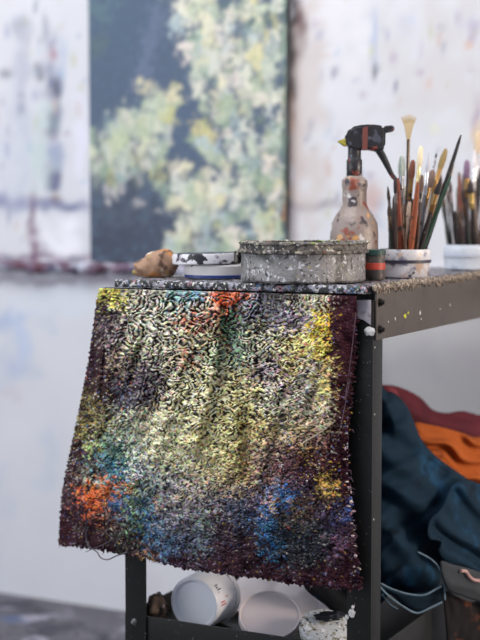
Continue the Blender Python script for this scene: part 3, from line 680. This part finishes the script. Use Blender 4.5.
head = pxprism([(345, 140), (346.5, 133), (351, 127.5), (358, 125), (371, 124), (384, 125.5), (386, 131), (385.5, 147), (382, 152), (374, 151), (366, 149), (358, 151), (351, 149), (347, 146)], dB, .026, .004).build('spray_head', M_blk, spray)
pxprism([(383.5, 126), (394, 125), (394.8, 131), (389, 132.5), (384, 133)], dB, .013, .002).build('nozzle', M_blk, head)
pxprism([(337, 141), (346, 138), (348, 144), (346, 147), (341, 144)], dB, .014, .0015).build('rear_tip', splat('yellow_tip', (190, 178, 70), .5, spots=[((40, 38, 36), 120, .52, .05)]), head)['label'] = 'yellow-smeared rear tip'
pxprism([(362.5, 128), (368, 126), (367.5, 150), (362, 150)], dB-.014, .0022, .0006).build('paint_smear', splat('rust_smear', (108, 58, 52), .5), head)['label'] = 'rust red paint smear'
MB().tube(smooth_path([pl(x, y, dB) for x, y in ((377, 147), (383, 157), (387.5, 166), (392, 175), (398.5, 183), (401, 190))]), [.0068-.0048*i/40 for i in range(41)], 10).build('trigger', M_blk, spray)

# two jars and their brushes
M_jar = splat('jar_white', (206, 204, 208), .35, spots=[((120, 120, 140), 50, .57, .07), ((196, 170, 150), 45, .6, .05), ((70, 66, 80), 70, .66, .03), ((226, 226, 230), 30, .55, .06)], bump=.2)
def jar(c, r, lab, mat, bandcol):
    j = empty('brush_jar', c); tag(j, lab, 'jar')
    m = MB().lathe([(0, .001), (r*.93, .001), (r*.97, .003), (r*.985, .026), (r, .0275), (r, .044), (r-.0005, .0455), (r-.003, .0455), (r-.0032, .028), (r*.9, .004), (0, .004)], T(c), 64); m.build('body', mat, j)
    m = MB().lathe([(r*.986, .0235), (r+.0012, .0240), (r+.0012, .0285), (r*.99, .0288)], T(c), 64); m.build('band', splat('band', bandcol, .5), j)['label'] = 'darker band round the middle'
    return j
J1 = stand(414, 278.7, .0415); J1.x = min(J1.x, -.050)
J2 = onX(468.5, 270, -.052); J2.z = ZT
jar(J1, .0420, 'white paint-stained jar with a dark band holding brushes, behind the right-hand rail', M_jar, (44, 44, 60))
jar(J2, .0450, 'pale jar holding the rearmost brushes, farthest along the right-hand rail', splat('jar_pale', (204, 210, 220), .3, spots=[((170, 176, 190), 40, .55, .1)]), (176, 182, 196))
placed = []; br_rng = random.Random(11)
def brush(J, tip, lab, hc, fc=None, bc=None, r=.0035, style='round', dd=0.0, k=.35, group=None):
    rim = (.0420 if J is J1 else .0450) - .004 - 1.35*r
    best = None
    for tr in range(420):                                   # slide the brush in depth until it clears its neighbours
        d_ = dd if tr == 0 else dd + br_rng.uniform(-.06, .06); k_ = k if tr == 0 else br_rng.uniform(.1, .7)
        tx = tip[0]+(br_rng.uniform(-13, 13) if group and tr else 0)
        P1 = pl(tx, tip[1], depth(J)+d_); off = Vector((P1.x-J.x, P1.y-J.y, 0)); f_ = .040/(P1.z-ZT-.0055)
        o2 = off*k_ + Vector((br_rng.uniform(-1, 1), br_rng.uniform(-1, 1), 0))*(.0 if tr == 0 else .012)
        if o2.length > rim-.005: o2 *= (rim-.005)/o2.length
        orim = o2*(1-f_)+off*f_
        if orim.length > rim:
            o2 = (orim*(rim/orim.length)-off*f_)/(1-f_)
            if o2.length > rim-.004: continue
        P0 = Vector((J.x+o2.x, J.y+o2.y, ZT+.0055))
        S_ = A(P0)[None, :] + (A(P1)-A(P0))[None, :]*np.linspace(0, 1, 30)[:, None]
        gap = 1.0
        if placed:
            Q_ = np.stack([o_ for o_, ro in placed]); rs = A([ro for o_, ro in placed])
            dm = np.sqrt(((S_[None, :, None]-Q_[:, None])**2).sum(-1)).min((1, 2)); gap = float((dm-1.2*(r+rs)).min())
        if best is None or gap > best[0]: best = (gap, P0, P1, S_)
        if gap > .0006: break
    gap, P0, P1, S_ = best; placed.append((S_, r))
    if gap < 0 and group: placed.pop(); return              # no room left for another one
    t = empty('paint_brush', P0); tag(t, lab, 'brush', group)
    ax = P1-P0; at = lambda f: P0+ax*f
    hm = splat('handle', hc, .45, spots=[((120, 110, 105), 90, .66, .04), ((40, 34, 34), 60, .6, .06)])
    if style == 'handle':
        MB().tube([at(f) for f in (0, .3, .6, .8, .95, 1)], [r*.7, r*1.1, r*1.15, r*.95, r*.7, r*.35], 12).build('handle', hm, t)
        return
    MB().tube([at(f) for f in (0, .15, .4, .60, .66)], [r*.45, r*.7, r*1.05, r*.8, r*.72], 12).build('handle', hm, t)
    MB().tube([at(f) for f in (.65, .66, .72, .73, .74, .83, .84)], [r*.8, r*.95, r*.95, r*1.08, r*.95, r*1.0, r*.9], 14).build('ferrule', splat('ferrule', fc, .3, .7, spots=[((60, 56, 54), 80, .6, .05)]), t)
    if style == 'fan':
        b = MB(); sd = RT
        for i in range(15):
            a_ = (i-7)/7
            b.tube([at(.83)+sd*a_*r*.6, at(.92)+sd*a_*.006, at(1-.02*abs(a_))+sd*a_*.0125], [.0009, .001, .0005], 5)
        o = b.build('bristles', splat('bristle', bc, .8), t); o['kind'] = 'stuff'
    elif style == 'flat':
        m = MB(); m.tube([at(f) for f in (.83, .86, .92, .98, 1)], [r*.95, r*1.25, r*1.3, r*1.0, r*.5], 16); m.jitter(.0006, 300).build('bristles', splat('bristle', bc, .8, bump=.4, bscale=300), t)
    else:
        m = MB(); m.tube([at(f) for f in (.83, .86, .91, .96, 1)], [r*.9, r*1.15, r*1.05, r*.6, r*.1], 14); m.jitter(.0004, 300).build('bristles', splat('bristle', bc, .8, bump=.4, bscale=300), t)
dk, br, rd, tan, gr = (44, 36, 34), (96, 62, 44), (140, 66, 44), (176, 140, 104), (44, 74, 56)
sv, br_f, go = (186, 186, 190), (150, 116, 70), (206, 176, 110)
brush(J1, (409, 114), 'tallest brush with a fan of tan bristles, above the front jar', (70, 56, 44), (120, 104, 90), (196, 176, 140), .0028, 'fan', .005)
brush(J1, (421, 146), 'brush with a bright gleaming gold ferrule in the front jar', (150, 104, 62), (246, 226, 170), (240, 224, 190), .0036, 'flat', -.02)
brush(J1, (429, 152), 'brush with a silver ferrule just right of the gold one in the front jar', (120, 116, 120), (226, 226, 232), (200, 200, 208), .0034, 'round', -.015)
brush(J1, (437, 150), 'slim pale translucent brush handle right of the silver-ferruled brush', (206, 208, 214), style='handle', r=.0023, dd=.0)
brush(J1, (446, 149), 'brush with a flat olive-tan head leaning right in the front jar', (90, 76, 50), br_f, (150, 128, 84), .0040, 'flat', .01)
brush(J1, (461, 135), 'plain black handle sticking up between the two jars', (22, 20, 22), style='handle', r=.0036, dd=-.012, k=.4)
brush(J1, (402, 156), 'brush with a pale grey-green head at the left side of the front jar', (96, 92, 88), sv, (196, 206, 196), .0044, 'flat', .012)
brush(J1, (413, 160), 'brush with a reddish brown head left of the gold-ferruled brush', (110, 70, 56), br_f, (136, 84, 66), .0040, 'flat', .0)
brush(J1, (398, 178), 'short dark red handle leaning left in the front jar', rd, style='handle', r=.0042, dd=-.015, k=.5)
brush(J1, (406, 186), 'short brush with a cream head low at the left of the front jar', rd, sv, (216, 200, 180), .0046, 'flat', -.022, .5)
brush(J1, (418, 182), 'stubby rust-brown handle at the middle of the front jar', (156, 84, 52), style='handle', r=.0044, dd=-.024)
brush(J1, (427, 176), 'brush with a grey-lilac head behind the front row of the front jar', (74, 66, 70), sv, (170, 160, 172), .0044, 'round', .018)
brush(J1, (433, 170), 'brush with a smoky brown head standing upright in the front jar', (84, 64, 52), br_f, (120, 100, 92), .0046, 'flat', .024)
brush(J1, (441, 178), 'brush with a black-tipped head leaning slightly right in the front jar', dk, br_f, (40, 36, 38), .0042, 'round', -.02)
brush(J1, (451, 176), 'green-handled brush leaning far right in the front jar', gr, style='handle', r=.0032, dd=-.018, k=.5)
brush(J1, (454, 165), 'brush with an ochre ferrule leaning right beside the black handle', (60, 50, 46), go, (140, 120, 96), .0030, 'round', .03, .45)
brush(J1, (410, 200), 'short pale wooden handle low at the left in the front jar', (206, 180, 160), style='handle', r=.0042, dd=-.03, k=.6)
brush(J1, (424, 196), 'short dark brush with a silver collar low in the middle of the front jar', dk, sv, (60, 52, 50), .0048, 'round', -.03, .5)
brush(J1, (394, 196), 'lowest dark handle leaning out over the left rim of the front jar', (70, 58, 58), style='handle', r=.0036, dd=.01, k=.6)
brush(J1, (436, 200), 'short tawny handle low at the right in the front jar', (150, 104, 66), style='handle', r=.0032, dd=-.028, k=.6)
brush(J2, (475, 149), 'brush with a gleaming white metal tip in the rear jar', (110, 90, 84), (236, 232, 232), (226, 220, 222), .0040, 'round', -.02)
brush(J2, (478, 131), 'tallest brush in the rear jar, with a soft beige head', (90, 70, 60), sv, (206, 184, 156), .0050, 'flat', .01)
brush(J2, (467, 160), 'brush with a dull violet head at the middle of the rear jar', (64, 50, 60), br_f, (130, 104, 130), .0046, 'flat', .0)
brush(J2, (459, 172), 'slim red-brown handle leaning left in the rear jar', (120, 64, 52), style='handle', r=.0042, dd=-.02, k=.5)
brush(J2, (470, 178), 'dark brush with a brass ferrule low in the rear jar', dk, go, (66, 56, 56), .0050, 'round', -.03, .5)
brush(J2, (481, 168), 'black handle leaning right in the rear jar', (30, 28, 30), style='handle', r=.0046, dd=-.02, k=.5)
brush(J2, (488, 152), 'brush with a brown head leaning farthest right in the rear jar', (84, 60, 50), br_f, (120, 92, 76), .0046, 'flat', .0, .5)
brush(J2, (463, 188), 'short bottle-green handle low at the left of the rear jar', gr, style='handle', r=.0046, dd=-.034, k=.6)
brush(J2, (474, 196), 'short grey-brown handle low at the middle of the rear jar', (110, 92, 86), style='handle', r=.0050, dd=-.036, k=.6)
brush(J2, (485, 190), 'short maroon handle low at the right of the rear jar', (96, 44, 48), style='handle', r=.0046, dd=-.03, k=.6)

r_ = random.Random(77)
for k in range(32):                                        # the dark press of older brushes in each jar
    fx = -1+2*((k*11) % 32+.5)/32
    brush(J1, (424+30*fx+r_.uniform(-2, 2), r_.uniform(172, 214)), 'dull dark paint-stained brush packed among others in the front jar', r_.choice([dk, (70, 50, 42), (54, 44, 42), (86, 56, 42), (48, 56, 50)]),
          r_.choice([(120, 112, 108), (110, 90, 70)]), r_.choice([(80, 66, 60), (60, 52, 54), (110, 86, 72)]), r_.uniform(.0023, .0031), r_.choice(['round', 'flat']), .012*((k*7) % 5-2)+.006, .55, 'dark brushes packed in the front jar')
for k in range(28):
    fx = -1+2*((k*9) % 28+.5)/28
    brush(J2, (464+25*fx+r_.uniform(-2, 2), r_.uniform(168, 212)), 'dull dark paint-stained brush packed among others in the rear jar', r_.choice([dk, (70, 50, 46), (54, 44, 44), (86, 58, 48), (44, 54, 50)]),
          r_.choice([(120, 112, 112), (110, 90, 74)]), r_.choice([(80, 66, 62), (64, 54, 58), (110, 88, 78)]), r_.uniform(.0023, .0031), r_.choice(['round', 'flat']), .014*((k*7) % 5-2)+.004, .55, 'dark brushes packed in the rear jar')

# ------------------------------------------------------------------ lower shelf
def axisM(P, ax): return T(P) @ Vector(ax).normalized().to_track_quat('Z', 'Y').to_matrix().to_4x4()
# white tub lying on its side, its foot towards us
R_ = .0435; P = onY(194, 612, .045); P.z = SH+R_+.0035
t = empty('plastic_tub', (P.x, P.y+.03, SH)); tag(t, 'white plastic tub lying on its side on the lower shelf, round end towards us', 'tub')
M_pl = splat('tub_plastic', (226, 228, 236), .35, vary=.03)
Mx = axisM(P, (0, 1, 0))
MB().lathe([(0, .006), (R_*.80, .006), (R_*.84, .002), (R_*.88, 0), (R_*.96, 0), (R_, .003), (R_*1.03, .060), (0, .060)], Mx, 72).build('body', M_pl, t)
MB().lathe([(0, .0605), (R_*1.06, .0605), (R_*1.07, .063), (R_*1.07, .072), (R_*1.03, .0735), (0, .0735)], Mx, 72).build('lid', M_pl, t)
# printed marks round the side of the tub
def side_mark(a0, a1, y0, y1, mat, lab):
    V_ = []; n_ = 8
    for j in range(2):
        for i in range(n_+1):
            a_ = math.radians(a0+(a1-a0)*i/n_); yy = (y0, y1)[j]; rr = R_*(1+.03*yy/.06)+.0004
            V_.append((P.x+rr*math.cos(a_), P.y+yy, P.z+rr*math.sin(a_)))
    o = mesh_np('printed_mark', V_, grid_faces(2, n_+1), mat, t); o['label'] = lab
M_ink, M_red = splat('ink', (84, 86, 100), .5), splat('red_ink', (190, 100, 104), .5)
for a0, a1, y0, y1 in ((43, 46, .010, .020), (38, 41, .010, .016), (33, 36, .010, .022), (28, 30, .010, .014)): side_mark(a0, a1, y0, y1, M_ink, 'dark printed mark')
for a0, a1, y0, y1 in ((6, 9, .010, .022), (0, 3, .010, .026), (14, 16, .026, .034)): side_mark(a0, a1, y0, y1, M_red, 'red printed mark')
# tilted white tub with a pale lid
P = onY(270, 614, .076); el = math.radians(57); nrm = (-HD*math.cos(el)+Vector((0, 0, math.sin(el)))).normalized()
R_ = .0490; hh = (P.z-SH-.0015-R_*math.cos(el))/nrm.z; Mx = axisM(P-nrm*hh, nrm)
t = empty('plastic_tub', (P.x, P.y, SH)); tag(t, 'white tub tilted towards us on the lower shelf with its blank pinkish lid facing up', 'tub')
MB().lathe([(0, 0), (R_*.9, 0), (R_*.93, .002), (R_*.95, hh-.012), (0, hh-.012)], Mx, 64).build('body', M_pl, t)
lid = MB().lathe([(R_*.94, hh-.014), (R_, hh-.014), (R_*1.01, hh-.012), (R_, hh-.001), (R_*.98, hh), (R_*.95, hh-.0008), (R_*.93, hh-.0025), (0, hh-.0025)], Mx, 72).build('lid', splat('lid_pink', (214, 204, 208), .4, vary=.03), t)
# speckled paint pot
P = onY(325, 627, .058); el = math.radians(60); nrm = (-HD*math.cos(el)+Vector((0, 0, math.sin(el)))+RT*.08).normalized()
R_ = .0385; hh = (P.z-SH-.002-R_*math.cos(el)*1.05)/nrm.z; Mx = axisM(P-nrm*hh, nrm)
t = empty('paint_pot', (P.x, P.y, SH)); tag(t, 'small pot with speckled black and white lid beside the right front post', 'pot')
MB().lathe([(0, 0), (R_*.95, 0), (R_*.97, .002), (R_*.97, hh-.008), (0, hh-.008)], Mx, 64).build('body', splat('pot_white', (206, 214, 222), .4, spots=[((60, 60, 70), 120, .66, .03)]), t)
m = MB().lathe([(R_*.96, hh-.012), (R_, hh-.011), (R_*1.01, hh-.001), (R_*.97, hh), (R_*.5, hh+.0008), (0, hh+.001)], Mx, 72)
m.build('lid', splat('pot_lid', (196, 200, 204), .45, spots=[((40, 40, 44), 30, .60, .03), ((150, 146, 130), 160, .55, .05), ((56, 52, 52), 200, .6, .03), ((230, 232, 232), 120, .6, .04)], bump=.5), t)
m = MB(); q = onY(330, 619, .085)
Pc = P + nrm*.0010 + HD*.008 + RT*.007 + Vector((0, 0, .014))
b = bmesh.new(); bmesh.ops.create_icosphere(b, subdivisions=4, radius=1)
for v_ in b.verts:
    n = v_.co*(1+.45*mnoise.noise(v_.co*2.1)); v_.co = Vector((n.x*.021, n.y*.0095, n.z*.003))
m.add(b, axisM(Pc, nrm)); m.build('black_paint', splat('black_paint', (22, 24, 30), .3), t)['label'] = 'black paint puddle dried on the lid'
# white paper behind the tubs
def sheet(name, lab, cat, fn, nu_, nv_, mat, th=.0008):
    V_ = np.array([[fn(i/(nu_-1), j/(nv_-1)) for i in range(nu_)] for j in range(nv_)]).reshape(-1, 3)
    o = mesh_np(name, V_, grid_faces(nv_, nu_), mat); tag(o, lab, cat)
    s_ = o.modifiers.new('thickness', 'SOLIDIFY'); s_.thickness = th; return o
def paper(u_, v_):
    x = -.355+.30*u_ - .02*v_; y = .150 + .40*v_
    x += (-.16*v_-.05)*max(0, u_-.4)*1.0
    z = SH+.006 + .055*sstep(.0, 1, np.float64(v_))*(1-.3*u_) + .010*abs(math.sin(u_*9+v_*3)) + .006*mnoise.noise(Vector((u_*7, v_*7, 0)))
    return (x, y, z)
sheet('paper_sheet', 'crumpled white paper lying behind the tubs on the lower shelf', 'paper', paper, 60, 50, splat('paper', (214, 206, 210), .8, vary=.04))
# brown scrap in the corner of the shelf
c = onY(155, 607, .045); c.z = SH
m = MB(); m.blob((c.x+.004, c.y, SH+.0295), .016, .016, .0235, .55, sub=4, seed=6)
tag(m.build('crumpled_paper', splat('brown_paper', (112, 92, 78), .8, spots=[((60, 48, 44), 60, .52, .08), ((176, 160, 150), 80, .6, .05)], bump=.6)), 'small crumpled brown paper scrap in the left corner of the lower shelf', 'paper')

# ------------------------------------------------------------------ heap of clothes on the lower shelf
def inside(px_, py_, poly):
    r = np.zeros(px_.shape, bool); n = len(poly)
    for i in range(n):
        (x0, y0), (x1, y1) = poly[i], poly[(i+1) % n]
        c_ = ((y0 > py_) != (y1 > py_)) & (px_ < (x1-x0)*(py_-y0)/(y1-y0+1e-12)+x0); r ^= c_
    return r
def edge_d(px_, py_, poly):
    D = np.full(px_.shape, 1e9); NX = px_.copy(); NY = py_.copy(); n = len(poly)
    for i in range(n):
        a_ = A(poly[i], float); b_ = A(poly[(i+1) % n], float); ab = b_-a_
        t_ = np.clip(((px_-a_[0])*ab[0]+(py_-a_[1])*ab[1])/(ab@ab), 0, 1)
        qx, qy = a_[0]+t_*ab[0], a_[1]+t_*ab[1]; d_ = np.hypot(px_-qx, py_-qy)
        m_ = d_ < D; D = np.where(m_, d_, D); NX = np.where(m_, qx, NX); NY = np.where(m_, qy, NY)
    return D, NX, NY
def smooth_poly(poly, n=5):
    out = []; N_ = len(poly); p = [A(q, float) for q in poly]
    for i in range(N_):
        p0, p1, p2, p3 = p[i-1], p[i], p[(i+1) % N_], p[(i+2) % N_]
        for k in range(n):
            t_ = k/n; out.append(tuple(.5*((2*p1)+(p2-p0)*t_+(2*p0-5*p1+4*p2-p3)*t_*t_+(3*p1-p0-3*p2+p3)*t_**3)))
    return out
def cloth(name, lab, cat, poly, dfun, thick, R_px, folds, mat, step=1.6, parent=None, back=.4):
    """a garment in the heap: outline seen from the camera at distance dfun(x, y), padded out to its own thickness, with folds"""
    poly = smooth_poly(poly); xs_ = [q[0] for q in poly]; ys_ = [q[1] for q in poly]
    X_, Y_ = np.meshgrid(np.arange(min(xs_)-step, max(xs_)+2*step, step), np.arange(min(ys_)-step, max(ys_)+2*step, step))
    ins = inside(X_, Y_, poly); D, NX, NY = edge_d(X_, Y_, poly)
    keep = ins.copy()
    k4 = (ins[:-1, :-1] | ins[1:, :-1] | ins[:-1, 1:] | ins[1:, 1:])
    near = np.zeros_like(ins); near[:-1, :-1] |= k4; near[1:, :-1] |= k4; near[:-1, 1:] |= k4; near[1:, 1:] |= k4
    XX = np.where(ins, X_, NX); YY = np.where(ins, Y_, NY); DD = np.where(ins, D, 0)
    prof = np.sqrt(np.clip(1-(1-np.clip(DD/R_px, 0, 1))**2, 0, 1))
    f_ = folds(XX, YY)*np.clip(DD/6, 0, 1)
    off = thick*prof + f_
    d0 = dfun(XX, YY)
    def pts(d): return cm + (fw + rt*((XX-240)/FPX)[..., None] - up*((YY-320)/FPX)[..., None])*d[..., None]
    F_ = pts(d0-off); B_ = pts(d0+thick*back*prof)
    idx = -np.ones(ins.shape, int); idx[near] = np.arange(near.sum()); nV = near.sum()
    V_ = np.concatenate([F_[near], B_[near]])
    q = np.stack([idx[:-1, :-1], idx[:-1, 1:], idx[1:, 1:], idx[1:, :-1]], -1)[k4]
    Fc = np.concatenate([q[:, ::-1], q+nV])
    me_o = mesh_np(name, V_, Fc, mat, parent)
    b = bmesh.new(); b.from_mesh(me_o.data); bmesh.ops.remove_doubles(b, verts=b.verts[:], dist=.0002); bmesh.ops.recalc_face_normals(b, faces=b.faces[:]); b.to_mesh(me_o.data); b.free()
    if lab: tag(me_o, lab, cat)
    return me_o
def fold_fn(seed, amp, ang, lam, ratio=3.0):
    ca, sa = math.cos(math.radians(ang)), math.sin(math.radians(ang)); rr = np.random.default_rng(seed)
    ph = rr.uniform(0, 6, 8)
    def f(X_, Y_):
        a_ = X_*ca+Y_*sa; b_ = -X_*sa+Y_*ca
        w_ = b_ + 5*np.sin(a_/(lam*1.9)+ph[0]) + 3*np.sin(a_/(lam*.8)+b_/(lam*2)+ph[1])
        return amp*(np.sin(w_/lam*6.28/2+ph[2]) + .6*np.sin(w_/lam*6.28*.9+a_/(lam*ratio)+ph[3]) - .8*np.abs(np.sin(w_/lam*2.0+a_/lam/2+ph[4])))
    return f
lerp_d = lambda x0, d0, x1, d1: (lambda X_, Y_: d0+(d1-d0)*(X_-x0)/(x1-x0))
M_den = splat('denim', (17, 41, 58), .85, spots=[((34, 80, 116), 12, .56, .16), ((11, 24, 36), 16, .55, .14)], bump=.3, bscale=500, spec=.2)
M_den2 = splat('dark_denim', (16, 34, 46), .85, spots=[((28, 58, 80), 14, .6, .14), ((10, 18, 26), 18, .55, .12)], bump=.3, bscale=500, spec=.2)
M_mar = splat('maroon_cloth', (96, 40, 50), .85, spots=[((84, 36, 46), 16, .53, .1), ((150, 76, 84), 14, .6, .1)], spec=.2)
M_org = splat('orange_cloth', (168, 84, 34), .85, spots=[((112, 54, 26), 16, .56, .12)], spec=.2)
M_gry = splat('grey_cloth', (54, 58, 62), .85, spots=[((60, 64, 68), 20, .55, .1)], spec=.2)
M_rst = splat('rust_cloth', (96, 60, 44), .85, spots=[((40, 30, 28), 20, .52, .1)], spec=.2)
cloth('maroon_garment', 'maroon garment lying along the back of the clothes heap', 'clothes', [(372, 392), (386, 385), (402, 388), (420, 397), (432, 409), (446, 413), (462, 411), (478, 415), (487, 420), (488, 500), (475, 545), (400, 550), (372, 470)], lerp_d(380, 2.51, 485, 2.62), .03, 40, fold_fn(1, .006, 22, 22), M_mar)
cloth('orange_garment', 'bright orange folded garment wedged between the maroon one and the jeans', 'clothes', [(412, 424), (428, 424), (450, 429), (475, 437), (488, 442), (488, 515), (470, 528), (430, 490), (415, 455)], lerp_d(380, 2.41, 485, 2.54), .035, 22, fold_fn(2, .009, 17, 9), M_org, back=.15)
jn = empty('denim_jeans', pl(420, 600, 2.36)); tag(jn, 'dark blue denim jeans slumped over the front of the clothes heap', 'jeans')
cloth('jeans_body', None, None, [(374, 400), (388, 392), (398, 396), (408, 408), (414, 422), (422, 440), (436, 456), (455, 470), (478, 486), (498, 500), (500, 556), (470, 556), (448, 556), (438, 590), (425, 600), (410, 602), (392, 594), (374, 590)], lerp_d(380, 2.33, 485, 2.47), .06, 34, lambda X_, Y_: fold_fn(3, .011, 48, 26)(X_, Y_)+fold_fn(8, .006, -35, 17)(X_, Y_), M_den, parent=jn)
M_seam = splat('faded_seam', (110, 132, 146), .8, vary=.25, vscale=60)
def seam(pts, d, r=.0016, mat=M_seam):
    MB().tube(smooth_path([pl(x, y, d) for x, y in pts]), r, 6).build('seam', mat, jn)['label'] = 'pale faded hem seam'
cloth('waistband', None, None, [(374, 582), (392, 588), (412, 593), (432, 590), (444, 584), (444, 593), (441, 601), (430, 606), (418, 612), (404, 606), (390, 594), (376, 588)], lerp_d(380, 2.262, 485, 2.30), .012, 7, fold_fn(12, .001, 15, 10), M_den2, 1.2, parent=jn)
seam([(380, 583), (392, 589), (408, 594), (424, 595), (436, 589), (442, 586)], 2.248)
seam([(380, 587), (390, 597), (404, 607), (417, 613), (430, 608), (442, 602)], 2.246)
seam([(382, 594), (390, 604), (398, 609)], 2.25, .0011)
seam([(418, 552), (432, 560), (440, 570), (444, 584), (445, 600)], 2.262, .0014)
cloth('denim_jacket', 'darker denim garment with rumpled edges at the right of the clothes heap', 'clothes', [(430, 520), (441, 508), (452, 486), (466, 480), (480, 484), (498, 492), (504, 566), (480, 572), (462, 566), (446, 562), (438, 552), (441, 542), (428, 538)], lerp_d(380, 2.205, 485, 2.400), .012, 26, fold_fn(4, .008, 35, 16), M_den)
gg = cloth('grey_garment', 'grey cloth strip hanging over the right side of the lower shelf', 'clothes', [(440, 562), (452, 564), (468, 568), (486, 574), (500, 578), (500, 606), (480, 602), (462, 596), (446, 588)], lerp_d(380, 2.10, 485, 2.330), .012, 9, fold_fn(5, .0022, 18, 14), M_gry)
MB().tube(smooth_path([pl(x, y, 2.262+.0022*(x-462)) for x, y in ((461, 571), (466, 571.5), (469, 576), (474, 580), (482, 581))]), .0028, 8).build('trim', splat('pink_trim', (176, 140, 136), .8), gg)['label'] = 'pale pink curled trim'
cloth('hanging_garment', 'black cloth with rust brown streaks hanging over the lower shelf rail at the right', 'clothes', [(444, 592), (456, 596), (470, 602), (488, 606), (490, 672), (470, 670), (450, 670), (446, 630)], lerp_d(380, 2.14, 485, 2.375), .010, 8, fold_fn(6, .003, 85, 9), splat('rust_cloth', (26, 23, 23), .85, spots=[((104, 58, 40), 24, .58, .06), ((16, 15, 16), 30, .55, .1)], spec=.2))
cloth('black_cloth', 'black cloth lying behind the speckled pot beside the right front post', 'cloth', [(308, 592), (303, 582), (306, 566), (330, 560), (352, 566), (358, 600), (356, 634), (346, 635), (341, 622), (326, 606)], lerp_d(300, 2.215, 360, 2.225), .016, 10, fold_fn(9, .003, 40, 14), splat('black_fabric', (20, 22, 27), .85, spots=[((26, 44, 64), 18, .58, .1)], spec=.2))
